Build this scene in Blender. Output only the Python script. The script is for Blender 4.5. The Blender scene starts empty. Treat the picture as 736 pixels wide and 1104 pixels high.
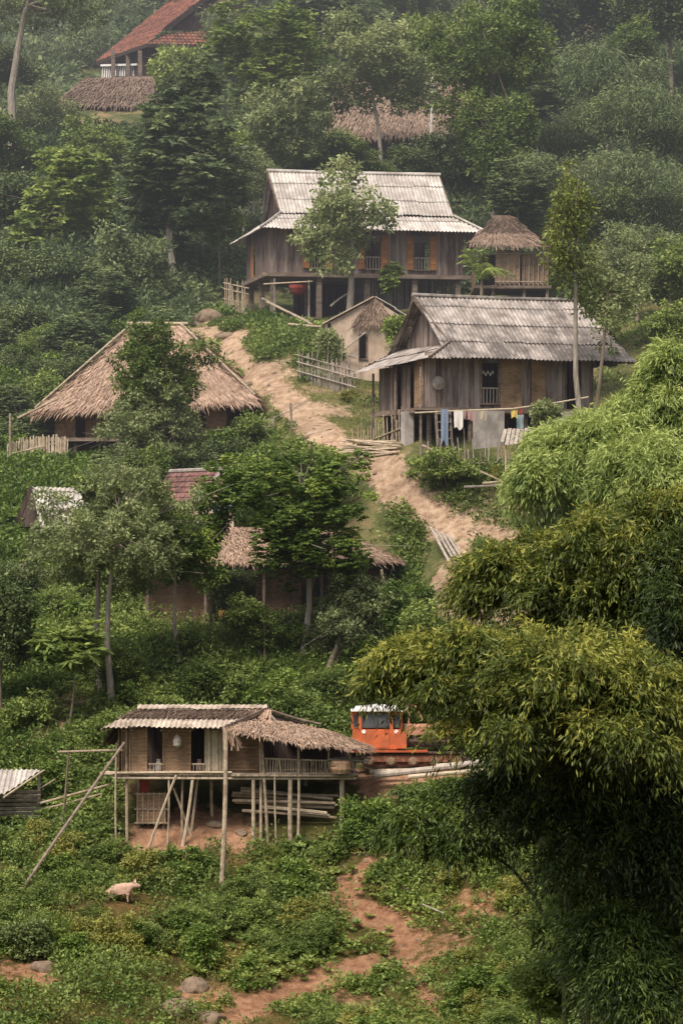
import bpy, math, random
import numpy as np
from mathutils import Vector, Matrix

FPX = 3600.0          # focal length in photo pixels (photo 736 wide)
HOR = 600.0           # photo row of the camera's eye level
SC = bpy.context.scene
COL = SC.collection
R = random.Random(7)
NR = np.random.default_rng(11)
V = Vector


def at(px, py, Y):
    """world point seen at photo pixel px,py when it stands Y metres away"""
    return V(((px - 368.0) / FPX * Y, Y, (HOR - py) / FPX * Y))


# ------------------------------------------------------------------ value noise
_LAT = np.random.default_rng(5).random((64, 64))


def vnoise(x, y, s, o=0.0):
    x = np.asarray(x, float) / s + o * 7.31 + 400
    y = np.asarray(y, float) / s + o * 3.77 + 400
    xi = np.floor(x).astype(int); yi = np.floor(y).astype(int)
    fx = x - xi; fy = y - yi
    fx = fx * fx * (3 - 2 * fx); fy = fy * fy * (3 - 2 * fy)
    a = _LAT[xi % 64, yi % 64]; b = _LAT[(xi + 1) % 64, yi % 64]
    c = _LAT[xi % 64, (yi + 1) % 64]; d = _LAT[(xi + 1) % 64, (yi + 1) % 64]
    return (a * (1 - fx) + b * fx) * (1 - fy) + (c * (1 - fx) + d * fx) * fy


def fbm(x, y, s, o=0.0):
    return (vnoise(x, y, s, o) + .5 * vnoise(x, y, s / 2.1, o + 1) + .25 * vnoise(x, y, s / 4.3, o + 2)) / 1.75


# ------------------------------------------------------------------ terrain
CP = [
    (0, 1104, 96), (150, 1104, 97), (300, 1104, 97.5), (430, 1104, 97.5), (560, 1104, 96), (736, 1104, 94),
    (0, 985, 104), (130, 980, 104.5), (240, 985, 105.5), (350, 985, 105), (430, 1000, 104), (560, 1000, 102), (736, 1000, 100),
    (0, 905, 110), (60, 880, 112), (110, 885, 110.6), (20, 902, 110.5), (150, 915, 109.4), (200, 907, 109.6), (200, 868, 111.6), (200, 830, 114.5),
    (300, 908, 109.5), (300, 868, 111.6), (300, 830, 114.5), (380, 868, 110.6), (420, 880, 109.8), (450, 915, 107.5), (400, 950, 106),
    (400, 831, 112.3), (470, 829, 112.3), (540, 829, 112.3), (420, 820, 117), (520, 820, 117), (540, 870, 109.5),
    (380, 765, 120), (480, 755, 120), (200, 765, 119), (117, 760, 118), (50, 795, 116), (0, 800, 116),
    (0, 720, 121), (117, 722, 121), (220, 712, 122), (325, 707, 122.5), (420, 702, 122), (520, 668, 122),
    (150, 678, 126), (250, 675, 127), (350, 670, 127), (420, 645, 127), (200, 605, 132), (300, 560, 133),
    (540, 640, 123), (600, 650, 122), (736, 660, 120), (535, 583, 126.5), (480, 600, 126), (430, 525, 131), (600, 540, 128.5), (736, 560, 126),
    (430, 490, 132), (520, 492, 131.5), (640, 492, 132), (430, 476, 140), (640, 476, 140), (736, 470, 136),
    (385, 495, 134), (345, 458, 139), (310, 425, 144), (280, 398, 148), (250, 378, 152), (215, 348, 158),
    (75, 502, 141), (150, 507, 141), (240, 492, 142), (75, 488, 150), (200, 478, 150), (0, 505, 141), (0, 430, 152), (30, 400, 157),
    (100, 547, 134), (0, 565, 133), (200, 547, 135), (300, 505, 137),
    (390, 410, 148), (340, 412, 147), (430, 404, 150), (390, 372, 155),
    (250, 352, 160), (330, 347, 161), (440, 342, 161), (540, 327, 162), (270, 338, 164), (400, 336, 164), (500, 328, 166), (270, 326, 172), (500, 323, 172),
    (270, 250, 182), (400, 230, 184), (520, 250, 180), (620, 300, 168), (700, 330, 160), (736, 380, 150),
    (0, 350, 165), (100, 320, 170), (180, 280, 175), (0, 250, 188), (100, 220, 195), (200, 200, 198), (400, 170, 204), (600, 180, 205), (736, 200, 200),
    (0, 130, 218), (120, 115, 222), (250, 110, 222), (430, 130, 212), (600, 70, 228), (736, 60, 228), (160, 104, 238), (100, 104, 240), (0, 85, 245), (400, 30, 245), (736, -20, 255),
    (0, -60, 290), (368, -80, 290), (736, -120, 290),
]
_pts = [tuple(at(*c)) for c in CP]
for x in (-60, -30, 0, 30, 60):
    _pts += [(x, 80, -16.8), (x, 60, -21), (x, 20, -24), (x, -40, -24), (x, 420, 100)]
for sx in (-60, 60):
    for y, z in ((100, -10.5), (125, -4), (150, 6), (180, 17), (220, 30), (280, 52)):
        _pts.append((sx, y, z))
_P = np.array(_pts)


def _U(r2):
    return np.where(r2 > 1e-9, r2 * np.log(np.maximum(r2, 1e-9)) * .5, 0)


def _tps():
    n = len(_P); XY = _P[:, :2] / 50.0
    d2 = ((XY[:, None] - XY[None]) ** 2).sum(-1)
    K = _U(d2) + np.eye(n) * 2e-4
    Q = np.hstack([np.ones((n, 1)), XY])
    A = np.zeros((n + 3, n + 3)); A[:n, :n] = K; A[:n, n:] = Q; A[n:, :n] = Q.T
    b = np.zeros(n + 3); b[:n] = _P[:, 2]
    return XY, np.linalg.solve(A, b)


_XY, _W = _tps()
GX0, GX1, GY0, GY1, GS = -60.0, 60.0, -40.0, 420.0, 0.4
_gx = np.arange(GX0, GX1 + .01, GS); _gy = np.arange(GY0, GY1 + .01, GS)
_MX, _MY = np.meshgrid(_gx, _gy)


def _eval(X, Y):
    q = np.stack([X.ravel(), Y.ravel()], 1) / 50.0
    out = np.empty(len(q))
    for i in range(0, len(q), 20000):
        s = q[i:i + 20000]
        d2 = ((s[:, None] - _XY[None]) ** 2).sum(-1)
        out[i:i + 20000] = _U(d2) @ _W[:len(_XY)] + _W[len(_XY)] + s @ _W[len(_XY) + 1:]
    return out.reshape(X.shape)


HG = _eval(_MX, _MY)


def ground(x, y):
    """terrain height, bilinear in the grid; works on numbers and arrays"""
    fx = np.clip((np.asarray(x, float) - GX0) / GS, 0, len(_gx) - 1.001)
    fy = np.clip((np.asarray(y, float) - GY0) / GS, 0, len(_gy) - 1.001)
    i = fx.astype(int); j = fy.astype(int); a = fx - i; b = fy - j
    return (HG[j, i] * (1 - a) + HG[j, i + 1] * a) * (1 - b) + (HG[j + 1, i] * (1 - a) + HG[j + 1, i + 1] * a) * b


def hit(px, py, y0=60, y1=400):
    """first point of the terrain seen through photo pixel px,py"""
    Y = np.arange(y0, y1, .1)
    x = (px - 368) / FPX * Y; z = (HOR - py) / FPX * Y
    g = ground(x, Y)
    k = np.argmax(g >= z)
    return V((x[k], Y[k], float(g[k])))


def G(px, Y, dz=0.0):
    x = (px - 368) / FPX * Y
    return V((x, Y, float(ground(x, Y)) + dz))


# paths: (px, py, half width m)
PATHS = [
    [(212, 345, .4), (232, 368, .42), (262, 387, .45), (300, 420, .55), (340, 457, .62), (385, 492, .52), (425, 524, .42), (470, 550, .45), (520, 574, .5), (560, 585, .45)],
    [(505, 575, .35), (488, 602, .25), (476, 622, .22), (500, 655, .4), (560, 662, .45)],
    [(412, 905, .26), (408, 925, .28), (385, 945, .3), (368, 962, .32), (380, 978, .36), (412, 990, .4), (436, 1010, .44), (425, 1030, .45), (380, 1047, .5), (320, 1065, .55), (270, 1090, .58), (215, 1125, .58)],
    [(425, 1030, .15), (450, 1060, .2), (480, 1104, .25)],
    [(380, 832, .8), (420, 830, 1.2), (480, 829, 1.4), (560, 829, 1.4)],
]
PATCH = [(180, 905, 1.0, .8), (225, 893, .9, .6), (250, 900, .9, .5), (500, 625, 1.0, .6), (548, 548, 1.3, .35), (30, 1050, .9, .5), (215, 1075, .8, .5), (505, 985, .9, .3),
         (290, 400, 1.0, .5), (250, 365, 1.0, .6), (60, 770, 1.5, .35), (220, 350, 1.4, .5), (335, 418, 1.1, .5), (352, 440, 1.0, .6), (390, 1080, .9, .36), (470, 1030, 1.0, .36)]


def _carve():
    P = np.zeros_like(HG); D = np.full_like(HG, 99.0)
    m = (_MY > 80) & (_MY < 175) & (abs(_MX) < 40)
    X = _MX[m]; Y = _MY[m]; best = np.full(X.shape, 99.0); dist = np.full(X.shape, 99.0)
    for pl in PATHS:
        q = [(hit(a, b), w) for a, b, w in pl]
        for (p0, w0), (p1, w1) in zip(q[:-1], q[1:]):
            ax, ay = p0.x, p0.y; dx, dy = p1.x - ax, p1.y - ay
            t = np.clip(((X - ax) * dx + (Y - ay) * dy) / (dx * dx + dy * dy + 1e-9), 0, 1)
            d = np.hypot(X - ax - t * dx, Y - ay - t * dy); w = w0 + (w1 - w0) * t
            best = np.minimum(best, d / w); dist = np.minimum(dist, d - w)
    core = np.clip(1.75 - best * 1.15 - (fbm(X, Y, 1.1, 3) - .5) * 1.6, 0, 1)
    for px, py, r, s in PATCH:
        c = hit(px, py); d = np.hypot(X - c.x, Y - c.y) / r
        core = np.maximum(core, s * np.clip(1.7 - d - (fbm(X, Y, 1.1, 8) - .5) * 1.6, 0, 1))
    P[m] = core; D[m] = dist
    return P, D


PM, PD = _carve()
_amp = np.clip((_MY - 60) / 60, 0, 1)
HG = HG + _amp * ((fbm(_MX, _MY, 9, 1) - .5) * .5 + (fbm(_MX, _MY, 2.2, 2) - .5) * .45 * (1 - .5 * PM)) - PM * .12
# level building plots a little: (x0,x1,y0,y1,z or None)
def gridval(A, x, y):
    i = np.clip(((np.asarray(x) - GX0) / GS + .5).astype(int), 0, len(_gx) - 1)
    j = np.clip(((np.asarray(y) - GY0) / GS + .5).astype(int), 0, len(_gy) - 1)
    return A[j, i]


# ------------------------------------------------------------------ materials
PAINTED_HAZE = (0.41, 0.405, 0.45, 1)


def _n(nt, t, **kw):
    n = nt.nodes.new(t)
    for k, v in kw.items():
        setattr(n, k, v)
    return n


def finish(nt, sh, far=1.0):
    """valley haze painted into the surface as a glow that grows with world Y"""
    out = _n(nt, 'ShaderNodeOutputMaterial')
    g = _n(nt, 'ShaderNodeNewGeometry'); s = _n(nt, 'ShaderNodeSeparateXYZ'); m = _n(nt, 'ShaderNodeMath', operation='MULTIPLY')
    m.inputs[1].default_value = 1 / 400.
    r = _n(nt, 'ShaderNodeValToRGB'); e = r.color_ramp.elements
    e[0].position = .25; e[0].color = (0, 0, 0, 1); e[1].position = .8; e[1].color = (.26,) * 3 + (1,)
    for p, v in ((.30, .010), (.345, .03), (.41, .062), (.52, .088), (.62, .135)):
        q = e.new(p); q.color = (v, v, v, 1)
    em = _n(nt, 'ShaderNodeEmission'); em.inputs[0].default_value = PAINTED_HAZE
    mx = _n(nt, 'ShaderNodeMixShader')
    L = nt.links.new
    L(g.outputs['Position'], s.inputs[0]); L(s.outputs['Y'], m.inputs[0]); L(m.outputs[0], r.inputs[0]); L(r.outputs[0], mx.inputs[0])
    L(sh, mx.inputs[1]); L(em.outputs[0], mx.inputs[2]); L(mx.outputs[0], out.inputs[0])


def newmat(name):
    m = bpy.data.materials.new(name); m.use_nodes = True
    m.node_tree.nodes.clear()
    return m, m.node_tree


def mat(name, ca, cb, rough=.8, nscale=(3, 3, 3), contrast=1.0, bump=.0, spec=.2, stain=None, stain_scale=1.5, stain_amt=.5, metallic=0.0, det=5):
    """two-tone surface driven by the mesh's tint attribute and stretched noise"""
    m, nt = newmat(name); L = nt.links.new
    tc = _n(nt, 'ShaderNodeTexCoord'); mp = _n(nt, 'ShaderNodeMapping'); mp.inputs['Scale'].default_value = nscale
    no = _n(nt, 'ShaderNodeTexNoise'); no.inputs['Scale'].default_value = 1; no.inputs['Detail'].default_value = det; no.inputs['Roughness'].default_value = .65
    at_ = _n(nt, 'ShaderNodeAttribute', attribute_name='tint')
    L(tc.outputs['Object'], mp.inputs[0]); L(mp.outputs[0], no.inputs[0])
    mr = _n(nt, 'ShaderNodeMapRange'); mr.inputs[1].default_value = .3; mr.inputs[2].default_value = .7; mr.inputs[3].default_value = -.5 * contrast; mr.inputs[4].default_value = .5 * contrast
    L(no.outputs[0], mr.inputs[0])
    ad = _n(nt, 'ShaderNodeMath', operation='ADD', use_clamp=True); L(at_.outputs['Fac'], ad.inputs[0]); L(mr.outputs[0], ad.inputs[1])
    mx = _n(nt, 'ShaderNodeMix', data_type='RGBA'); mx.inputs[6].default_value = (*ca, 1); mx.inputs[7].default_value = (*cb, 1)
    L(ad.outputs[0], mx.inputs[0]); col = mx.outputs[2]
    if stain:
        n2 = _n(nt, 'ShaderNodeTexNoise'); n2.inputs['Scale'].default_value = stain_scale; n2.inputs['Detail'].default_value = 6; n2.inputs['Roughness'].default_value = .7
        L(tc.outputs['Object'], n2.inputs[0])
        m2 = _n(nt, 'ShaderNodeMapRange'); m2.inputs[1].default_value = .45; m2.inputs[2].default_value = .68; m2.inputs[4].default_value = stain_amt
        L(n2.outputs[0], m2.inputs[0])
        x2 = _n(nt, 'ShaderNodeMix', data_type='RGBA'); x2.inputs[7].default_value = (*stain, 1)
        L(m2.outputs[0], x2.inputs[0]); L(col, x2.inputs[6]); col = x2.outputs[2]
    b = _n(nt, 'ShaderNodeBsdfPrincipled'); b.inputs['Roughness'].default_value = rough; b.inputs['Specular IOR Level'].default_value = spec; b.inputs['Metallic'].default_value = metallic
    L(col, b.inputs['Base Color'])
    if bump:
        bp = _n(nt, 'ShaderNodeBump'); bp.inputs['Strength'].default_value = bump; bp.inputs['Distance'].default_value = .04
        L(no.outputs[0], bp.inputs['Height']); L(bp.outputs[0], b.inputs['Normal'])
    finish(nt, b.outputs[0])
    return m


def leafmat(name, dark, mid, light, trans=.33, rough=.5, vary=.15):
    m, nt = newmat(name); L = nt.links.new
    a = _n(nt, 'ShaderNodeAttribute', attribute_name='tint'); oi = _n(nt, 'ShaderNodeObjectInfo')
    s = _n(nt, 'ShaderNodeMath', operation='MULTIPLY_ADD'); s.inputs[1].default_value = vary; L(oi.outputs['Random'], s.inputs[0]); L(a.outputs['Fac'], s.inputs[2])
    r = _n(nt, 'ShaderNodeValToRGB'); e = r.color_ramp.elements
    e[0].position = .05; e[0].color = (*dark, 1); e[1].position = 1; e[1].color = (*light, 1); q = e.new(.55); q.color = (*mid, 1)
    L(s.outputs[0], r.inputs[0])
    b = _n(nt, 'ShaderNodeBsdfPrincipled'); b.inputs['Roughness'].default_value = rough; b.inputs['Specular IOR Level'].default_value = .25
    t = _n(nt, 'ShaderNodeBsdfTranslucent'); mx = _n(nt, 'ShaderNodeMixShader'); mx.inputs[0].default_value = trans
    L(r.outputs[0], b.inputs['Base Color']); L(r.outputs[0], t.inputs[0]); L(b.outputs[0], mx.inputs[1]); L(t.outputs[0], mx.inputs[2])
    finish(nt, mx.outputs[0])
    return m


M = {}
M['leaf'] = leafmat('leaf_green', (0.058, 0.091, 0.022), (0.163, 0.224, 0.056), (0.392, 0.461, 0.122))
M['leaf_dark'] = leafmat('leaf_dark', (0.037, 0.057, 0.021), (0.094, 0.130, 0.044), (0.228, 0.273, 0.089), trans=.2)
M['leaf_grey'] = leafmat('leaf_grey_green', (0.098, 0.127, 0.057), (0.232, 0.279, 0.114), (0.434, 0.467, 0.208))
M['leaf_blue'] = leafmat('leaf_blue_green', (0.061, 0.090, 0.037), (0.147, 0.193, 0.083), (0.309, 0.360, 0.146))
M['leaf_lime'] = leafmat('leaf_lime', (0.093, 0.122, 0.028), (0.255, 0.296, 0.064), (0.522, 0.500, 0.138))
M['leaf_rich'] = leafmat('leaf_rich', (0.049, 0.085, 0.019), (0.138, 0.212, 0.043), (0.392, 0.473, 0.102))
M['bamboo_leaf'] = leafmat('bamboo_leaf', (.015, .024, .006), (.100, .134, .025), (.36, .355, .07), trans=.3, vary=.05)
M['bamboo_dark'] = leafmat('bamboo_leaf_shaded', (.008, .015, .004), (.030, .050, .012), (.085, .12, .025), trans=.2, vary=.05)  # darker leaf copy, shade under the domes put into its colour
M['bamboo_pale'] = leafmat('bamboo_leaf_pale', (0.061, 0.098, 0.026), (0.187, 0.260, 0.070), (0.397, 0.465, 0.142), trans=.3)
M['grass'] = leafmat('grass_blades', (0.116, 0.122, 0.041), (0.255, 0.255, 0.083), (0.487, 0.428, 0.184), rough=.7)
M['weeds'] = leafmat('weed_leaves', (0.096, 0.107, 0.026), (0.232, 0.245, 0.055), (0.463, 0.428, 0.120))
M['bamboo_green'] = leafmat('bamboo_leaf_green', (.014, .026, .006), (.062, .098, .022), (.19, .25, .055), trans=.3, vary=.05)
M['bark'] = mat('bark', (.10, .075, .055), (.26, .21, .16), .9, (6, 6, 1.5), 1, .5)
M['bark_pale'] = mat('bark_pale', (.20, .17, .14), (.46, .40, .33), .9, (6, 6, 1.5), 1, .5)
M['culm'] = mat('bamboo_culm_green', (.02, .03, .01), (.05, .06, .02), .5)
M['plank'] = mat('weathered_planks', (.105, .075, .062), (.37, .30, .265), .85, (9, 9, .9), 1.0, .4, stain=(.07, .05, .045), stain_scale=1.1, stain_amt=.35)
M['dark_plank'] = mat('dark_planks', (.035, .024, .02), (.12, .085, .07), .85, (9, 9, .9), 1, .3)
M['beam'] = mat('old_beam', (.10, .075, .06), (.27, .21, .165), .85, (2, 2, 8), 1, .3)
M['pole'] = mat('dry_bamboo', (.22, .165, .11), (.52, .43, .31), .65, (5, 5, 5), 1, .1, spec=.3)
M['pole_grey'] = mat('grey_bamboo', (.17, .145, .12), (.40, .35, .30), .75, (5, 5, 5), 1, .1)
M['thatch'] = mat('palm_thatch', (.20, .12, .08), (.62, .455, .34), .95, (4, 4, 4), .7, 0, stain=(.15, .10, .07), stain_scale=.9, stain_amt=.45)
M['thatch_dark'] = mat('old_thatch', (.10, .070, .052), (.33, .24, .18), .95, (4, 4, 4), .7, 0)
M['shutter'] = mat('varnished_wood', (.26, .11, .04), (.45, .21, .085), .6, (8, 8, 2), 1, .1)
M['mud'] = mat('mud_plaster', (.36, .27, .20), (.60, .48, .37), .95, (2, 2, 1), 1.2, .5, stain=(.24, .17, .12), stain_scale=.8, stain_amt=.5)
M['concrete'] = mat('concrete', (.26, .23, .205), (.47, .43, .39), .9, (3, 3, 1.5), 1.2, .3, stain=(.15, .12, .10), stain_scale=1.4, stain_amt=.5)
M['sheet_white'] = mat('cement_sheet_pale', (.33, .30, .27), (.60, .56, .51), .85, (2.2, 2.2, 1.1), 1.2, .2, stain=(.25, .215, .185), stain_scale=.9, stain_amt=.7)
M['sheet_beige'] = mat('cement_sheet_beige', (.28, .22, .17), (.60, .51, .42), .9, (2.2, 2.2, 1.1), 1.2, .2, stain=(.16, .125, .095), stain_scale=1.3, stain_amt=.7)
M['sheet_grey'] = mat('cement_sheet_grey', (.13, .115, .105), (.42, .375, .34), .9, (2.2, 2.2, 1.1), 1.2, .2, stain=(.085, .07, .06), stain_scale=1.0, stain_amt=.65)
M['tile'] = mat('clay_tile', (.10, .045, .035), (.30, .12, .075), .85, (3, 3, 3), 1.2, .2, stain=(.07, .045, .04), stain_scale=.7, stain_amt=.6)
M['tile_dark'] = mat('old_clay_tile', (.09, .05, .045), (.25, .13, .11), .85, (3, 3, 3), 1.2, .2)
M['orange'] = mat('orange_paint', (.36, .075, .022), (.60, .14, .045), .55, (3, 3, 3), 1, .05, spec=.4, stain=(.20, .10, .055), stain_scale=2.2, stain_amt=.65)
M['rust'] = mat('rusty_metal', (.17, .07, .04), (.40, .20, .13), .8, (6, 6, 6), 1.3, .2)
M['white_paint'] = mat('white_paint', (.62, .60, .56), (.85, .83, .79), .5, (2, 2, 2), 1, 0)
M['glass'] = mat('dusty_glass', (.05, .055, .06), (.12, .125, .13), .15, (2, 2, 2), 1, 0, spec=.6)
M['track'] = mat('track_steel', (.03, .025, .022), (.13, .09, .065), .7, (9, 9, 9), 1.3, .2)
M['wheel'] = mat('dusty_wheel', (.12, .075, .05), (.30, .20, .13), .8, (6, 6, 6), 1, .1)
M['pig'] = mat('pig_skin', (.46, .30, .22), (.70, .52, .41), .85, (4, 4, 4), 1.2, .3, stain=(.22, .14, .09), stain_scale=3.5, stain_amt=.55)
M['rock'] = mat('rock', (.12, .085, .06), (.30, .22, .155), .95, (2, 2, 2), 1.4, .8, stain=(.08, .08, .045), stain_scale=2, stain_amt=.5)
M['dark'] = mat('doorway_shade_and_eye', (.010, .008, .008), (.02, .016, .015), 1)
for k_, c_ in dict(cloth_white=(.70, .66, .62), cloth_pink=(.36, .23, .21), cloth_blue=(.20, .25, .33), cloth_yellow=(.62, .47, .14), cloth_red=(.32, .07, .05), cloth_teal=(.34, .45, .45), cloth_cream=(.42, .36, .27)).items():
    M[k_] = mat(k_, tuple(x * .7 for x in c_), c_, .95, (6, 6, 2), 1, .1)


def woven():
    m, nt = newmat('woven_bamboo'); L = nt.links.new
    tc = _n(nt, 'ShaderNodeTexCoord'); s = _n(nt, 'ShaderNodeSeparateXYZ'); cb = _n(nt, 'ShaderNodeCombineXYZ'); ad = _n(nt, 'ShaderNodeMath', operation='ADD')
    L(tc.outputs['Object'], s.inputs[0]); L(s.outputs['X'], ad.inputs[0]); L(s.outputs['Y'], ad.inputs[1]); L(ad.outputs[0], cb.inputs[0]); L(s.outputs['Z'], cb.inputs[1])
    br = _n(nt, 'ShaderNodeTexBrick'); br.inputs['Scale'].default_value = 1; br.inputs['Brick Width'].default_value = .16; br.inputs['Row Height'].default_value = .045; br.inputs['Mortar Size'].default_value = .006
    br.inputs['Color1'].default_value = (.47, .30, .175, 1); br.inputs['Color2'].default_value = (.30, .20, .125, 1); br.inputs['Mortar'].default_value = (.10, .065, .04, 1)
    L(cb.outputs[0], br.inputs[0])
    no = _n(nt, 'ShaderNodeTexNoise'); no.inputs['Scale'].default_value = 1.6; no.inputs['Detail'].default_value = 6; L(tc.outputs['Object'], no.inputs[0])
    a = _n(nt, 'ShaderNodeAttribute', attribute_name='tint')
    mr = _n(nt, 'ShaderNodeMapRange'); mr.inputs[1].default_value = .3; mr.inputs[2].default_value = .7; mr.inputs[3].default_value = .5; mr.inputs[4].default_value = 1.15; L(no.outputs[0], mr.inputs[0])
    ta = _n(nt, 'ShaderNodeMath', operation='MULTIPLY_ADD'); ta.inputs[1].default_value = .9; ta.inputs[2].default_value = .6; L(a.outputs['Fac'], ta.inputs[0])
    mu = _n(nt, 'ShaderNodeMath', operation='MULTIPLY'); L(mr.outputs[0], mu.inputs[0]); L(ta.outputs[0], mu.inputs[1])
    vm = _n(nt, 'ShaderNodeVectorMath', operation='SCALE'); L(br.outputs[0], vm.inputs[0]); L(mu.outputs[0], vm.inputs['Scale'])
    b = _n(nt, 'ShaderNodeBsdfPrincipled'); b.inputs['Roughness'].default_value = .8; b.inputs['Specular IOR Level'].default_value = .2
    L(vm.outputs[0], b.inputs['Base Color'])
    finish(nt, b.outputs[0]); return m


M['woven'] = woven()


def soilmat():
    m, nt = newmat('soil'); L = nt.links.new
    tc = _n(nt, 'ShaderNodeTexCoord')
    def noise(sc, det=7, ro=.65):
        n = _n(nt, 'ShaderNodeTexNoise'); n.inputs['Scale'].default_value = sc; n.inputs['Detail'].default_value = det; n.inputs['Roughness'].default_value = ro
        L(tc.outputs['Object'], n.inputs[0]); return n
    def ramp(src, stops):
        r = _n(nt, 'ShaderNodeValToRGB'); e = r.color_ramp.elements
        e[0].position = stops[0][0]; e[0].color = (*stops[0][1], 1); e[1].position = stops[-1][0]; e[1].color = (*stops[-1][1], 1)
        for p, c in stops[1:-1]:
            q = e.new(p); q.color = (*c, 1)
        L(src, r.inputs[0]); return r
    n1 = noise(.55); n2 = noise(3.2); n3 = noise(14, 4)
    path = ramp(n2.outputs[0], [(.28, (.19, .125, .08)), (.42, (.33, .22, .145)), (.56, (.44, .315, .215)), (.75, (.56, .44, .33))])
    off = ramp(n1.outputs[0], [(.3, (.05, .065, .022)), (.5, (.10, .115, .04)), (.6, (.19, .15, .075)), (.72, (.27, .18, .10))])
    a = _n(nt, 'ShaderNodeAttribute', attribute_name='path')
    ad = _n(nt, 'ShaderNodeMath', operation='MULTIPLY_ADD'); ad.inputs[1].default_value = 1.3; L(n2.outputs[0], ad.inputs[0]); L(a.outputs['Fac'], ad.inputs[2])
    th = _n(nt, 'ShaderNodeMapRange'); th.inputs[1].default_value = .86; th.inputs[2].default_value = 1.12; L(ad.outputs[0], th.inputs[0])
    mx = _n(nt, 'ShaderNodeMix', data_type='RGBA'); L(th.outputs[0], mx.inputs[0]); L(off.outputs[0], mx.inputs[6]); L(path.outputs[0], mx.inputs[7])
    lw = _n(nt, 'ShaderNodeMapRange'); lw.inputs[1].default_value = .35; lw.inputs[2].default_value = .65; lw.inputs[3].default_value = .72; lw.inputs[4].default_value = 1.12; L(n1.outputs[0], lw.inputs[0])
    # darker red earth low on the hill
    g = _n(nt, 'ShaderNodeNewGeometry'); s = _n(nt, 'ShaderNodeSeparateXYZ'); L(g.outputs['Position'], s.inputs[0])
    mr = _n(nt, 'ShaderNodeMapRange'); mr.inputs[1].default_value = 104; mr.inputs[2].default_value = 130; mr.inputs[3].default_value = .62; mr.inputs[4].default_value = 1; L(s.outputs['Y'], mr.inputs[0])
    vm = _n(nt, 'ShaderNodeVectorMath', operation='SCALE'); ml = _n(nt, 'ShaderNodeMath', operation='MULTIPLY'); L(mr.outputs[0], ml.inputs[0]); L(lw.outputs[0], ml.inputs[1])
    rd = _n(nt, 'ShaderNodeMix', data_type='RGBA', blend_type='MULTIPLY'); m3 = _n(nt, 'ShaderNodeMapRange'); m3.inputs[1].default_value = 106; m3.inputs[2].default_value = 122; m3.inputs[3].default_value = 1; m3.inputs[4].default_value = 0
    L(s.outputs['Y'], m3.inputs[0]); L(m3.outputs[0], rd.inputs[0]); L(mx.outputs[2], rd.inputs[6]); rd.inputs[7].default_value = (1.15, .88, .74, 1)
    L(rd.outputs[2], vm.inputs[0]); L(ml.outputs[0], vm.inputs['Scale'])
    b = _n(nt, 'ShaderNodeBsdfPrincipled'); b.inputs['Roughness'].default_value = .95; b.inputs['Specular IOR Level'].default_value = .1
    L(vm.outputs[0], b.inputs['Base Color'])
    bs = _n(nt, 'ShaderNodeMath', operation='MULTIPLY_ADD'); bs.inputs[1].default_value = .8; L(n3.outputs[0], bs.inputs[0]); L(n2.outputs[0], bs.inputs[2])
    bp = _n(nt, 'ShaderNodeBump'); bp.inputs['Strength'].default_value = .8; bp.inputs['Distance'].default_value = .12
    L(bs.outputs[0], bp.inputs['Height']); L(bp.outputs[0], b.inputs['Normal'])
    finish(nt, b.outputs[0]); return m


M['soil'] = soilmat()


# ------------------------------------------------------------------ object helpers
def fast_mesh(name, verts, faces_n, idx, tint=None, smooth=False, attr='tint'):
    """verts (N,3) array, every face has faces_n corners, idx flat"""
    me = bpy.data.meshes.new(name)
    n = len(verts); nf = len(idx) // faces_n
    me.vertices.add(n); me.vertices.foreach_set('co', np.ascontiguousarray(verts, dtype=np.float32).ravel())
    me.loops.add(len(idx)); me.loops.foreach_set('vertex_index', np.ascontiguousarray(idx, dtype=np.int32))
    me.polygons.add(nf); me.polygons.foreach_set('loop_start', np.arange(0, nf * faces_n, faces_n, dtype=np.int32))
    if smooth:
        me.polygons.foreach_set('use_smooth', np.ones(nf, dtype=bool))
    if tint is not None:
        a = me.attributes.new(attr, 'FLOAT', 'POINT'); a.data.foreach_set('value', np.ascontiguousarray(tint, dtype=np.float32))
    me.update(calc_edges=True)
    return me


def chain(o):
    m = Matrix.Identity(4)
    while o is not None:
        m = o.matrix_basis @ m; o = o.parent
    return m


def thing(name, label, cat, loc, rz=0.0, group=None, kind=None):
    o = bpy.data.objects.new(name, None); COL.objects.link(o)
    o.empty_display_size = .3
    o.matrix_basis = Matrix.Translation(V(loc)) @ Matrix.Rotation(rz, 4, 'Z')
    tag(o, label, cat, group, kind); return o


def tag(o, label=None, cat=None, group=None, kind=None):
    if label: o['label'] = label
    if cat: o['category'] = cat
    if group: o['group'] = group
    if kind: o['kind'] = kind
    return o


def link(name, me, m, parent=None):
    if m is not None and not me.materials:
        me.materials.append(m)
    o = bpy.data.objects.new(name, me); COL.objects.link(o)
    if parent is not None:
        o.parent = parent
    return o


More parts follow.
